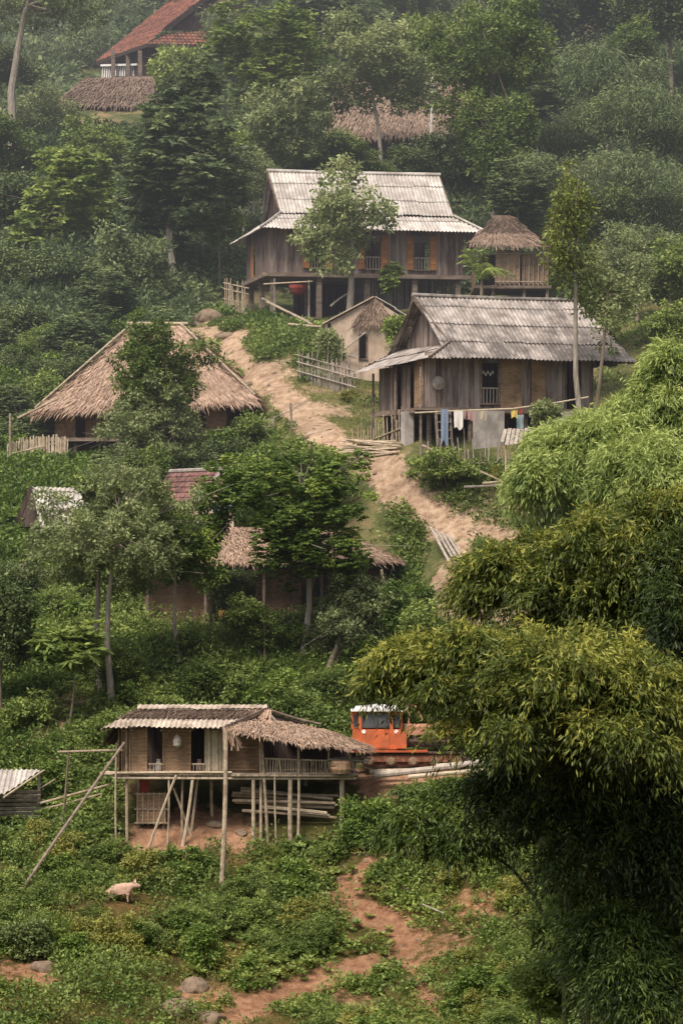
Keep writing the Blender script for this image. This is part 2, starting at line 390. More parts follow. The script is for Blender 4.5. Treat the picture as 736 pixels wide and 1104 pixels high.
class MB:
    def __init__(s):
        s.v = []; s.f = []; s.t = []

    def add(s, vs, fs, t=.5):
        b = len(s.v); s.v += [V(x) for x in vs]; s.t += [t] * len(vs) if not isinstance(t, (list, tuple)) else list(t)
        s.f += [tuple(i + b for i in f) for f in fs]; return s

    def box(s, c, d, t=None, rot=None):
        t = R.uniform(.25, .75) if t is None else t
        x, y, z = d[0] / 2, d[1] / 2, d[2] / 2
        vs = [V((a, b, e)) for e in (-z, z) for a, b in ((-x, -y), (x, -y), (x, y), (-x, y))]
        if rot is not None: vs = [rot @ q for q in vs]
        return s.add([q + V(c) for q in vs], [(3, 2, 1, 0), (4, 5, 6, 7), (0, 1, 5, 4), (1, 2, 6, 5), (2, 3, 7, 6), (3, 0, 4, 7)], t)

    def beam(s, p, q, w, h=None, t=None, up=V((0, 0, 1))):
        """rectangular bar from p to q"""
        p, q = V(p), V(q); d = (q - p); L = d.length; d.normalize()
        if abs(d.dot(up)) > .98: up = V((0, 1, 0))
        sx = d.cross(up).normalized(); uz = sx.cross(d)
        h = h or w
        rot = Matrix((d, sx, uz)).transposed()
        return s.box((p + q) / 2, (L, w, h), t, rot)

    def tube(s, pts, rad, n=6, t=None, cap=True, wob=0):
        t = R.uniform(.2, .8) if t is None else t
        pts = [V(p) for p in pts]; m = len(pts)
        if not isinstance(rad, (list, tuple)): rad = [rad] * m
        b = []; fs = []; prev = None
        for i, p in enumerate(pts):
            d = (pts[min(i + 1, m - 1)] - pts[max(i - 1, 0)]).normalized()
            a = V((0, 0, 1)) if abs(d.z) < .9 else V((1, 0, 0))
            if prev is not None: a = prev
            u = (a - d * a.dot(d)).normalized(); w = d.cross(u); prev = u
            for k in range(n):
                an = 2 * math.pi * k / n; r = rad[i] * (1 + (R.uniform(-wob, wob) if wob else 0))
                b.append(p + (u * math.cos(an) + w * math.sin(an)) * r)
        for i in range(m - 1):
            for k in range(n):
                k2 = (k + 1) % n
                fs.append((i * n + k, i * n + k2, (i + 1) * n + k2, (i + 1) * n + k))
        if cap:
            fs.append(tuple(range(n - 1, -1, -1))); fs.append(tuple((m - 1) * n + k for k in range(n)))
        return s.add(b, fs, t)

    def pole(s, p, q, r, t=None, bend=.0, n=6, taper=.85, seg=4):
        p, q = V(p), V(q); o = V((R.uniform(-1, 1), R.uniform(-1, 1), R.uniform(-.5, .5))) * bend
        pts = [p.lerp(q, i / seg) + o * math.sin(math.pi * i / seg) for i in range(seg + 1)]
        return s.tube(pts, [r * (1 - (1 - taper) * i / seg) for i in range(seg + 1)], n, t)

    def quad(s, a, b, c, d, t=.5):
        return s.add([a, b, c, d], [(0, 1, 2, 3)], t)

    def slab(s, a, b, c, d, th, t=.5):
        """thick quad; th along its normal"""
        a, b, c, d = map(V, (a, b, c, d)); n = (b - a).cross(d - a).normalized() * th
        vs = [a, b, c, d, a + n, b + n, c + n, d + n]
        return s.add(vs, [(3, 2, 1, 0), (4, 5, 6, 7), (0, 1, 5, 4), (1, 2, 6, 5), (2, 3, 7, 6), (3, 0, 4, 7)], t)

    def build(s, name, m, parent=None, world=True, smooth=False, origin=None):
        vs = s.v
        o = bpy.data.objects.new(name, None)
        if parent is not None and world:
            inv = chain(parent).inverted(); vs = [inv @ q for q in vs]
        if parent is None and origin is not None:
            vs = [q - V(origin) for q in vs]
        me = bpy.data.meshes.new(name); me.from_pydata([tuple(q) for q in vs], [], s.f)
        a = me.attributes.new('tint', 'FLOAT', 'POINT'); a.data.foreach_set('value', np.array(s.t, dtype=np.float32))
        if smooth: me.polygons.foreach_set('use_smooth', [True] * len(me.polygons))
        me.update(); bpy.data.objects.remove(o)
        ob = link(name, me, m, parent)
        if parent is None and origin is not None: ob.location = origin
        return ob


# polygon patches -------------------------------------------------------------
def plane_patch(poly):
    """frame of a roof plane: poly[0]->poly[1] is the eave, rest goes up. Returns origin, e, g, n, 2D polygon"""
    p = [V(q) for q in poly]; e = (p[1] - p[0]).normalized(); k = p[2] - p[0]
    n = e.cross(k).normalized(); g = n.cross(e)
    return p[0], e, g, n, [((q - p[0]).dot(e), (q - p[0]).dot(g)) for q in p]


def vrange(P, s_):
    lo, hi = 1e9, -1e9; m = len(P)
    for i in range(m):
        (x0, y0), (x1, y1) = P[i], P[(i + 1) % m]
        if (x0 - s_) * (x1 - s_) <= 0 and abs(x1 - x0) > 1e-9:
            v = y0 + (y1 - y0) * (s_ - x0) / (x1 - x0); lo = min(lo, v); hi = max(hi, v)
    return (lo, hi) if hi > lo else None


def corrugated(mb, poly, pitch=.18, amp=.028, sheet=1.25, group=5, lift=.035, jit=.05, flip=1, sag=0.0):
    o, e, g, n, P = plane_patch(poly); n = n * flip if n.z * flip > 0 else -n * flip
    if n.z < 0: n = -n
    smin = min(p[0] for p in P); smax = max(p[0] for p in P); vmax = max(p[1] for p in P)
    sub = 6; cw = pitch / sub; N = int((smax - smin) / cw); nrow = max(1, math.ceil(vmax / sheet))
    gw = group * sub
    for r_ in range(nrow):
        base = None; tj = R.uniform(.3, .7)
        for c in range(0, N, gw):
            j0 = R.uniform(-jit, jit); t = min(1, max(0, tj + R.uniform(-.28, .28))); rows = []
            tilt = R.uniform(-.01, .02)
            for i in range(c, min(c + gw, N) + 1):
                s_ = smin + 1e-4 + (smax - smin - 2e-4) * i / N
                vr = vrange(P, s_)
                if not vr: rows.append(None); continue
                a = max(vr[0], r_ * sheet - .1); b = min(vr[1], (r_ + 1) * sheet)
                if b - a < .02: rows.append(None); continue
                if a > vr[0] + 1e-6 or r_ > 0: a0 = a + j0
                else: a0 = a + j0
                a0 = min(a0, b - .01)
                h = amp * math.sin(2 * math.pi * i / sub)
                sg = -sag * math.sin(math.pi * (s_ - smin) / (smax - smin))
                rows.append((o + e * s_ + g * a0 + n * (h + lift + tilt) + V((0, 0, sg)), o + e * s_ + g * b + n * h + V((0, 0, sg))))
            for i in range(len(rows) - 1):
                if rows[i] and rows[i + 1]:
                    (a, b), (c2, d2) = rows[i], rows[i + 1]
                    mb.add([a, c2, d2, b], [(0, 1, 2, 3)], t)
    return mb


def thatch(mb, TL, TR, BR, BL, step=.16, ds=.07, length=.62, w=.05, lift=.07, fringe=True, slab=.10, tint=.5, conv=0.0):
    """bilinear thatched face: solid bed plus courses of blades"""
    TL, TR, BR, BL = map(V, (TL, TR, BR, BL))
    ds *= .62; w *= .6; step *= .85
    W_ = max((TR - TL).length, (BR - BL).length); H_ = ((BL - TL).length + (BR - TR).length) / 2
    nrm = ((BR - BL).cross(TL - BL)).normalized()
    if nrm.z < 0: nrm = -nrm
    def P(u, v):
        q = TL.lerp(TR, u).lerp(BL.lerp(BR, u), v)
        return q + nrm * conv * math.sin(math.pi * v)
    nu, nv = 8, 6
    b = []; t_ = []; fs = []
    for j in range(nv + 1):
        for i in range(nu + 1):
            q = P(i / nu, j / nv); b.append(q); t_.append(tint * .55)
    k = len(b)
    b += [q - nrm * slab - V((0, 0, 0)) for q in b]; t_ += [.1] * k
    for j in range(nv):
        for i in range(nu):
            a = j * (nu + 1) + i; q = (a, a + 1, a + nu + 2, a + nu + 1)
            fs.append(q); fs.append(tuple(x + k for x in reversed(q)))
    mb.add(b, fs, t_)
    rows = max(2, int(H_ / step))
    for r_ in range(rows + 1):
        v = r_ / rows
        n = int(W_ / ds); patch = R.uniform(-.12, .12)
        last = r_ >= rows - 1
        for i in range(n):
            u = (i + R.random()) / n
            vv = min(1, max(0, v + R.uniform(-.5, .3) / rows))
            q = P(u, vv); d = (P(u, min(1, vv + .05)) - P(u, max(0, vv - .05)))
            if d.length < 1e-6: continue
            d.normalize(); side = d.cross(nrm).normalized()
            d2 = (d + side * R.gauss(0, .16) + nrm * R.gauss(.03, .05)).normalized()
            L_ = length * R.uniform(.6, 1.25)
            if last and fringe: d2 = (d2 + V((0, 0, -.45 * R.random()))).normalized()
            if last: L_ *= R.uniform(.5, 1.0)
            s2 = d2.cross(nrm).normalized() * w * R.uniform(.5, 1.2) * .5
            z0 = q + nrm * R.uniform(0, .03); z1 = z0 + d2 * L_ * .6 + nrm * lift * R.uniform(.4, 1.3); z2 = z0 + d2 * L_ + nrm * lift * R.uniform(.2, 1)
            t = min(1, max(0, tint + patch + .35 * (float(fbm(q.x * 1.0, q.y + q.z * 1.3, .9)) - .5) + R.gauss(0, .16)))
            mb.add([z0 - s2, z0 + s2, z1 + s2, z1 - s2, z2], [(0, 1, 2, 3), (3, 2, 4)], t)
    return mb


def planks(mb, a, b, z0, z1, pw=.19, th=.03, gap=.008, inward=V((0, 1, 0)), tone=.5, var=.25, z0b=None, z1b=None):
    """vertical boards from a to b (3D points, z ignored) between z0 and z1"""
    a, b = V((a[0], a[1], 0)), V((b[0], b[1], 0)); L_ = (b - a).length; n = max(1, round(L_ / pw)); d = (b - a) / n; nn = V((-d.y, d.x, 0)).normalized()
    for i in range(n):
        p = a + d * i; q = p + d * (1 - gap / pw); j = R.uniform(-.012, .012)
        f0 = i / n
        za = z0 + R.uniform(-.03, .01) + ((z0b - z0) * f0 if z0b is not None else 0); zb = z1 + ((z1b - z1) * f0 if z1b is not None else 0)
        o = nn * j
        vs = [p + o, q + o, q + o + nn * th, p + o + nn * th]
        vs = [V((x.x, x.y, za)) for x in vs] + [V((x.x, x.y, zb)) for x in vs]
        mb.add(vs, [(3, 2, 1, 0), (4, 5, 6, 7), (0, 1, 5, 4), (1, 2, 6, 5), (2, 3, 7, 6), (3, 0, 4, 7)], min(1, max(0, R.gauss(tone, var))))
    return mb
# ------------------------------------------------------------------ foliage
def norm(a):
    return a / np.maximum(np.linalg.norm(a, axis=1, keepdims=True), 1e-9)


def leaves(pos, dr, L_, W_, tint, up=.7, fold=.12):
    """rhombic leaves: arrays of base position, direction, length, width, tint"""
    n = len(pos); dr = norm(dr)
    ref = NR.normal(0, .55, (n, 3)); ref[:, 2] += up
    s = norm(np.cross(dr, ref)); nm = np.cross(s, dr)
    L_ = np.broadcast_to(np.asarray(L_, float).reshape(-1, 1), (n, 1)); W_ = np.broadcast_to(np.asarray(W_, float).reshape(-1, 1), (n, 1))
    v = np.empty((n, 4, 3))
    v[:, 0] = pos; v[:, 1] = pos + dr * L_ * .45 + s * W_ * .5 - nm * W_ * fold; v[:, 2] = pos + dr * L_ - nm * L_ * .08; v[:, 3] = pos + dr * L_ * .45 - s * W_ * .5 - nm * W_ * fold
    return v.reshape(-1, 3), np.repeat(tint, 4)


def leafmesh(name, v, t):
    return fast_mesh(name, v, 4, np.arange(len(v)), np.clip(t, 0, 1.2))


def puff_leaves(C, Rd, nl, L_, W_, ptint, droop=.2, flat=.75, hemi=False, spread=.6, up=.7, star=False):
    P = len(C); n = P * nl
    d = norm(NR.normal(0, 1, (n, 3)))
    if hemi: d[:, 2] = np.abs(d[:, 2])
    rr = np.repeat(Rd, nl) * NR.random(n) ** .42
    if star:     # leaves stand in rosettes
        k = max(1, nl // 9); hub = norm(NR.normal(0, 1, (P * k, 3))); hub[:, 2] = hub[:, 2] * .8 + .15
        hr = np.repeat(Rd, k) * NR.uniform(.45, 1, P * k); hc = np.repeat(C, k, 0) + hub * hr[:, None] * np.array([1, 1, flat])
        m = 9; n = P * k * m; an = np.tile(np.arange(m) * 2 * math.pi / m, P * k) + np.repeat(NR.random(P * k) * 6, m)
        dd = np.stack([np.cos(an), np.sin(an), np.full(n, .25 - droop)], 1) + np.repeat(hub, m, 0) * .5 + NR.normal(0, .15, (n, 3))
        pos = np.repeat(hc, m, 0); tint = np.repeat(np.repeat(ptint, k) + NR.normal(0, .10, P * k), m) + NR.normal(0, .05, n)
        return leaves(pos, dd, L_ * NR.uniform(.7, 1.15, n), W_ * NR.uniform(.8, 1.15, n), tint, up)
    pos = np.repeat(C, nl, 0) + d * rr[:, None] * np.array([1, 1, flat])
    dd = d * np.array([1, 1, .6]) + NR.normal(0, spread, (n, 3)) + np.array([0, 0, -droop])
    tint = np.repeat(ptint, nl) + NR.normal(0, .13, n)
    return leaves(pos, dd, L_ * NR.uniform(.65, 1.2, n), W_ * NR.uniform(.7, 1.2, n), tint, up)


def blob_cloud(rx, ry, rz, k, seed, top_bias=.0):
    """sub-blobs that make an uneven crown inside an ellipsoid centred at 0"""
    g = np.random.default_rng(seed); out = []
    for i in range(k):
        d = norm(g.normal(0, 1, (1, 3)))[0]; r = g.uniform(.42, .86)
        c = d * r * np.array([rx, ry, rz]); c[2] += top_bias * rz * g.random()
        s = g.uniform(.30, .46)
        out.append((c, np.array([rx, ry, rz]) * s))
    out.append((np.zeros(3), np.array([rx, ry, rz]) * .5))
    return out


STY = dict(
    broad=dict(droop=.15, up=.8), soft=dict(droop=.35, up=.5), star=dict(droop=.45, up=.7, star=True, flat=.8), feather=dict(droop=.75, up=.3, spread=.35))


def make_tree(name, label, cat, base, crown_c, rx, ry, rz, n, L_, W_, mt='leaf', bark='bark', sty='broad', seed=1, tr=.12, k=9, tone=.42, trunks=1, lean=0.0, dens=1.0, group=None, puff=.17, bare=0.0):
    """one tree: tapered trunk with limbs running into an uneven leafy crown"""
    g = np.random.default_rng(seed); base = V(base); cc = V(crown_c)
    t = thing(name, label, cat, base, group=group)
    blobs = blob_cloud(rx, ry, rz, k, seed)
    tr_ = MB()
    for q in range(trunks):
        off = V((g.uniform(-.3, .3), g.uniform(-.3, .3), 0)) * (trunks > 1) * 1.5
        h0 = base + off - V((0, 0, .3)); fork = cc + V((g.uniform(-.2, .2) * rx, 0, -rz * .45)) + off
        if fork.z < h0.z + .6: fork = h0 + V((0, 0, max(.6, rz)))
        mid = h0.lerp(fork, .5) + V((g.uniform(-.12, .12) * (fork - h0).length, g.uniform(-.05, .05), 0)) * .5
        pts = [h0, h0.lerp(mid, .5) + V((g.uniform(-.05, .05), 0, 0)), mid, mid.lerp(fork, .55) + V((g.uniform(-.08, .08), 0, 0)), fork]
        tr_.tube(pts, [tr * 1.35, tr * 1.05, tr * .92, tr * .8, tr * .66], 8, float(g.uniform(.3, .7)), wob=.08)
        top = cc + V((0, 0, rz * .55)) + off
        tr_.tube([fork, fork.lerp(top, .5) + V((g.uniform(-.1, .1) * rx, 0, 0)), top], [tr * .6, tr * .35, tr * .12], 6, .5)
        for c, r in blobs:
            e = cc + V(c) + V((0, 0, float(r[2]) * .3)); s0 = fork.lerp(top, float(g.uniform(0, .5)))
            m_ = s0.lerp(e, .5) + V((g.uniform(-.15, .15), g.uniform(-.15, .15), -.12)) * rx * .5
            tr_.tube([s0, m_, e], [tr * .42, tr * .25, tr * .07], 5, float(g.uniform(.3, .7)))
            for w in range(2):
                e2 = e + V(g.normal(0, 1, 3) * r * .8); tr_.tube([m_.lerp(e, .4), e2], [tr * .16, tr * .04], 4, .5)
    tr_.build('trunk', M[bark], t)
    C = []; Rr = []; T = []
    pr = puff * (rx + rz) * .5
    for c, r in blobs:
        m = max(5, int(dens * 26 * (r[0] * r[2]) / (rx * rz * .16)))
        d = norm(g.normal(0, 1, (m, 3))); rad = g.uniform(.45, 1.08, m)
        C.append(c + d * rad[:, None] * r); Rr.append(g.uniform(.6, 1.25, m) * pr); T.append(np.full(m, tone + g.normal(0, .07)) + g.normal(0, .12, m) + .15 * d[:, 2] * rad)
    C = np.vstack(C); Rr = np.concatenate(Rr); T = np.concatenate(T)
    nl = max(9, int(1.6 * n / len(C)))
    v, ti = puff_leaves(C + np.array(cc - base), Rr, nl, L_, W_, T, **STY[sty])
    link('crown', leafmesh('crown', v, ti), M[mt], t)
    return t


_lib = {}


def crown_lib(key, sty, rx, rz, n, L_, W_, mt, k=9, tr=.14, H=5, bark='bark', tone=.4, puff=.17):
    """prototype tree kept until its first use"""
    _lib[key] = dict(sty=sty, rx=rx, rz=rz, n=n, L_=L_, W_=W_, mt=mt, k=k, tr=tr, H=H, bark=bark, tone=tone, puff=puff, obj=None)


def copy_thing(o, loc, rz, sc, label, group):
    c = o.copy(); COL.objects.link(c); c.location = loc; c.rotation_euler = (0, 0, rz); c.scale = (sc[0], sc[0], sc[1])
    c['label'] = label
    if group: c['group'] = group
    elif 'group' in c: del c['group']
    for ch in list(o.children):
        d = ch.copy(); COL.objects.link(d); d.parent = c
        for gc in list(ch.children):
            e = gc.copy(); COL.objects.link(e); e.parent = d
    return c


def put_tree(key, px, top, Y, halfw, label, name='tree', cat='tree', group=None, bottom=None):
    """place a library tree on the terrain so that its crown top is at photo row `top`"""
    q = _lib[key]; s = Y / FPX
    base = G(px, Y, -.2); ztop = (HOR - top) * s
    h = max(1.2, ztop - base.z); w = halfw * s
    H0 = q['H'] + 2 * q['rz'] * .95
    zs = max(h / H0, .85 * w / q['rx']); base.z = ztop - zs * H0; h = zs * H0
    if q['obj'] is None:
        t = make_tree(name, label, cat, (0, 0, 0), (0, 0, q['H'] + q['rz']), q['rx'], q['rx'], q['rz'], q['n'], q['L_'], q['W_'], q['mt'], q['bark'], q['sty'], seed=abs(hash(key)) % 1000 if False else sum(map(ord, key)), k=q['k'], tr=q['tr'], tone=q['tone'], puff=q['puff'], group=group)
        q['obj'] = t; t.matrix_basis = Matrix.Identity(4)
        t.location = base; t.rotation_euler = (0, 0, R.uniform(0, 6.28)); t.scale = (w / q['rx'], w / q['rx'], h / H0)
        return t
    c = copy_thing(q['obj'], base, R.uniform(0, 6.28), (w / q['rx'], h / H0), label, group)
    c.name = name; c['category'] = cat
    return c


# ------------------------------------------------------------------ terrain object
def build_ground():
    v = np.stack([_MX, _MY, HG], -1).reshape(-1, 3)
    nx, ny = len(_gx), len(_gy)
    i, j = np.meshgrid(np.arange(nx - 1), np.arange(ny - 1)); a = (j * nx + i).ravel()
    idx = np.stack([a, a + 1, a + nx + 1, a + nx], 1).ravel()
    me = fast_mesh('hillside', v, 4, idx, PM.ravel(), smooth=True, attr='path')
    o = link('hillside', me, M['soil']); tag(o, 'steep hillside with red earth paths and terraces', 'ground', kind='structure')
    # wide sheet beyond the modelled slope
    m = MB(); xs = [-900, -60, 60, 900]
    def zz(y): return float(ground(0, min(max(y, GY0), GY1))) + (max(0, y - 420) * .28)
    ys = [-400, -40, 20, 60, 90, 120, 150, 180, 220, 260, 320, 420, 900]
    for (xa, xb) in ((-900, -59), (59, 900)):
        for y0, y1 in zip(ys[:-1], ys[1:]):
            m.quad((xa, y0, zz(y0) - 1), (xb, y0, zz(y0) - 1), (xb, y1, zz(y1) - 1), (xa, y1, zz(y1) - 1), .2)
    m.quad((-59, 419, zz(419) - 1), (59, 419, zz(419) - 1), (59, 900, zz(900)), (-59, 900, zz(900)), .2)
    m.quad((-59, -400, zz(-40) - 1), (59, -400, zz(-40) - 1), (59, -39, zz(-40) - 1), (-59, -39, zz(-40) - 1), .2)
    o = m.build('outer_hills', M['soil']); tag(o, 'wooded hills around the village', 'ground', kind='structure')


EXC = []   # (x0,x1,y0,y1) rectangles kept free of ground plants


def scatter(n, x0f, x1f, ya, yb, r, nl, L_, W_, tone, name, label, mt, test, seed, droop=.1, flat=.8, up=.8, cat='undergrowth', star=False):
    """one mass of ground plants over the strip ya..yb; x range in photo px"""
    g = np.random.default_rng(seed)
    Y = np.sqrt(g.uniform(ya * ya, yb * yb, n)); px = g.uniform(x0f, x1f, n); X = (px - 368) / FPX * Y
    keep = test(X, Y, g.random(n))
    for a, b, c, d in EXC: keep &= ~((X > a) & (X < b) & (Y > c) & (Y < d))
    X = X[keep]; Y = Y[keep]; n = len(X)
    if n == 0: return
    big = fbm(X, Y, 3.0, seed % 17)
    rr = g.uniform(.5, 1.3, n) * r * (.55 + .9 * big); Z = ground(X, Y) + rr * .1
    T = tone + (fbm(X, Y, 2.5, 5 + seed % 7) - .5) * .7 + g.normal(0, .07, n)
    v, t = puff_leaves(np.stack([X, Y, Z], 1), rr, nl, L_, W_, T, droop=droop, flat=flat, hemi=True, up=up, star=star)
    o = link(name, leafmesh(name, v, t), M[mt]); tag(o, label, cat, kind='stuff'); return o


def blades(n, x0f, x1f, ya, yb, nl, L_, W_, tone, name, label, mt, test, seed, lean=.5, cat='grass'):
    g = np.random.default_rng(seed)
    Y = np.sqrt(g.uniform(ya * ya, yb * yb, n)); px = g.uniform(x0f, x1f, n); X = (px - 368) / FPX * Y
    keep = test(X, Y, g.random(n))
    for a, b, c, d in EXC: keep &= ~((X > a) & (X < b) & (Y > c) & (Y < d))
    X = X[keep]; Y = Y[keep]; n = len(X)
    if n == 0: return
    Z = ground(X, Y) - .02
    P = np.repeat(np.stack([X, Y, Z], 1), nl, 0); m = n * nl; P[:, :2] += g.normal(0, .12, (m, 2))
    d = np.stack([g.normal(0, lean, m), g.normal(0, lean, m), np.ones(m)], 1)
    T = np.repeat(tone + (fbm(X, Y, 2.0, 4) - .5) * .6, nl) + g.normal(0, .12, m)
    v, t = leaves(P, d, L_ * g.uniform(.5, 1.2, m), W_ * g.uniform(.7, 1.2, m), T, up=0)
    o = link(name, leafmesh(name, v, t), M[mt]); tag(o, label, cat, kind='stuff'); return o


# ------------------------------------------------------------------ bamboo
def bamboo(label, base, masses, culms, n_spray, L_=.20, W_=.042, mt='bamboo_leaf', seed=1, tone=.45, group=None, spray_len=1.1, per=26, name='bamboo_clump', cm='culm', leafy_culm=False):
    """masses: (center, (rx,ry,rz), weight). Drooping leafy sprays all over each mass"""
    g = np.random.default_rng(seed); base = V(base)
    t = thing(name, label, 'bamboo', base, group=group)
    for pts, r in culms:
        MB().tube(pts, [r * (1 - .75 * i / (len(pts) - 1)) for i in range(len(pts))], 6, .5).build('culm', M[cm], t)
    tw = sum(m[2] for m in masses); V_ = []; T_ = []
    for c, r, w in masses:
        m = int(n_spray * w / tw); r = np.array(r)
        npl = max(10, m // 26)                       # plumes: each an arching tuft of sprays
        pd = norm(g.normal(0, 1, (npl, 3))); pd[:, 2] = np.where(pd[:, 2] < -.5, -pd[:, 2], pd[:, 2])
        pc = pd * g.uniform(.62, 1.02, (npl, 1)); ptone = g.normal(0, .13, npl)
        k = g.integers(0, npl, m); loc = norm(g.normal(0, 1, (m, 3))) * (g.random((m, 1)) ** .4) * g.uniform(.16, .30, (m, 1)) * np.array([1.2, 1.2, .75])
        un = pc[k] + loc; inner = g.random(m) < .18; un[inner] *= g.uniform(.3, .8, (int(inner.sum()), 1))
        S = np.array(c) + un * r; d = norm(un); rad = np.linalg.norm(un, axis=1)
        out = norm(d * np.array([1, 1, .55]) + norm(loc) * .7 + g.normal(0, .45, (m, 3)) + np.array([0, 0, .15]))
        ptk = ptone[k] + loc[:, 2] * 1.7  # tufts lighter on top, darker below: young tips plus light put into the tint
        ln = spray_len * g.uniform(.5, 1.2, m)
        u = g.random((m, per)); tt = u[..., None]
        pos = S[:, None] + out[:, None] * ln[:, None, None] * (tt - .35) + np.array([0, 0, -1.]) * (ln[:, None, None] * .62 * tt ** 2)
        tan = out[:, None] * 1.0 + np.array([0, 0, -1.]) * 1.0 * tt
        dd = tan + g.normal(0, .62, (m, per, 3)) + np.array([0, 0, -.3])
        pos = pos + g.normal(0, .07, pos.shape)
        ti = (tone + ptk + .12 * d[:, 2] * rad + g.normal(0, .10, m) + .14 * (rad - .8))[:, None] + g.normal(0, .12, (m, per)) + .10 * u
        n = m * per
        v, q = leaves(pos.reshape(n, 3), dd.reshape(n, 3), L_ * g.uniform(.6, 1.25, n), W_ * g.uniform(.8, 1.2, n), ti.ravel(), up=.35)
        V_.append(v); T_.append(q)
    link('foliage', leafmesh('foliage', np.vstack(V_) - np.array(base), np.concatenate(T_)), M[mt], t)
    return t


def ell(px, py, Y, wx, wy, w=1.0):
    """ellipsoid seen at px,py with half sizes wx,wy in photo px, standing at distance Y"""
    s = Y / FPX
    return tuple(at(px, py, Y)), (wx * s, (wx + wy) * .5 * s, wy * s), w
# ------------------------------------------------------------------ building helpers
def one(name, m, parent, fn, world=False, smooth=False):
    b = MB(); fn(b); return b.build(name, M[m], parent, world=world, smooth=smooth)


def posts(parent, spots, z1, r=.09, name='post', m='beam', square=False):
    """spots in the house frame; feet go down to the terrain"""
    Mx = chain(parent)
    for x, y in spots:
        w = Mx @ V((x, y, 0)); g = float(ground(w.x, w.y)) - Mx.translation.z - .25
        b = MB()
        if square: b.box((x, y, (z1 + g) / 2), (r * 2, r * 2, z1 - g))
        else: b.pole((x, y, g), (x + R.uniform(-.05, .05), y, z1), r, bend=.02, n=7)
        b.build(name, M[m], parent, world=False)


def window(parent, x0, x1, z0, z1, y, m='shutter', shut=True, both=True, rail=True):
    """opening with frame, folded-out shutters and a low balustrade"""
    b = MB(); t = .07
    b.box((x0 - t / 2, y, (z0 + z1) / 2), (t, .09, z1 - z0 + 2 * t)); b.box((x1 + t / 2, y, (z0 + z1) / 2), (t, .09, z1 - z0 + 2 * t))
    b.box(((x0 + x1) / 2, y, z1 + t / 2), (x1 - x0, .08, t)); b.box(((x0 + x1) / 2, y - .02, z0 - t / 2), (x1 - x0, .12, t))
    w = b.build('window', M['beam'], parent, world=False)
    if shut:
        for sx in ((x0, -1), (x1, 1)) if both else ((x1, 1),):
            c = MB(); xx = sx[0] + sx[1] * .22
            c.box((xx, y - .075, (z0 + z1) / 2 - .03), (.34, .035, z1 - z0))
            for zz in (.2, .5, .8): c.box((xx, y - .1, z0 + (z1 - z0) * zz), (.24, .02, .12), .9)
            c.build('shutter', M[m], w, world=False)
    if rail:
        c = MB(); hh = z0 + (z1 - z0) * .34
        c.box(((x0 + x1) / 2, y - .03, hh), (x1 - x0, .05, .05), .9)
        n = max(3, int((x1 - x0) / .14))
        for i in range(n): c.box((x0 + (x1 - x0) * (i + .5) / n, y - .03, (z0 + hh) / 2), (.03, .03, hh - z0), .9)
        c.build('balustrade', M['pole_grey'], w, world=False)
    return w


def corr(parent, polys, m, name='roof', **k):
    b = MB()
    for p in polys: corrugated(b, p, **k)
    o = b.build(name, M[m], parent, world=False)
    return o


def exc(x0, x1, y0, y1): EXC.append((x0, x1, y0, y1))


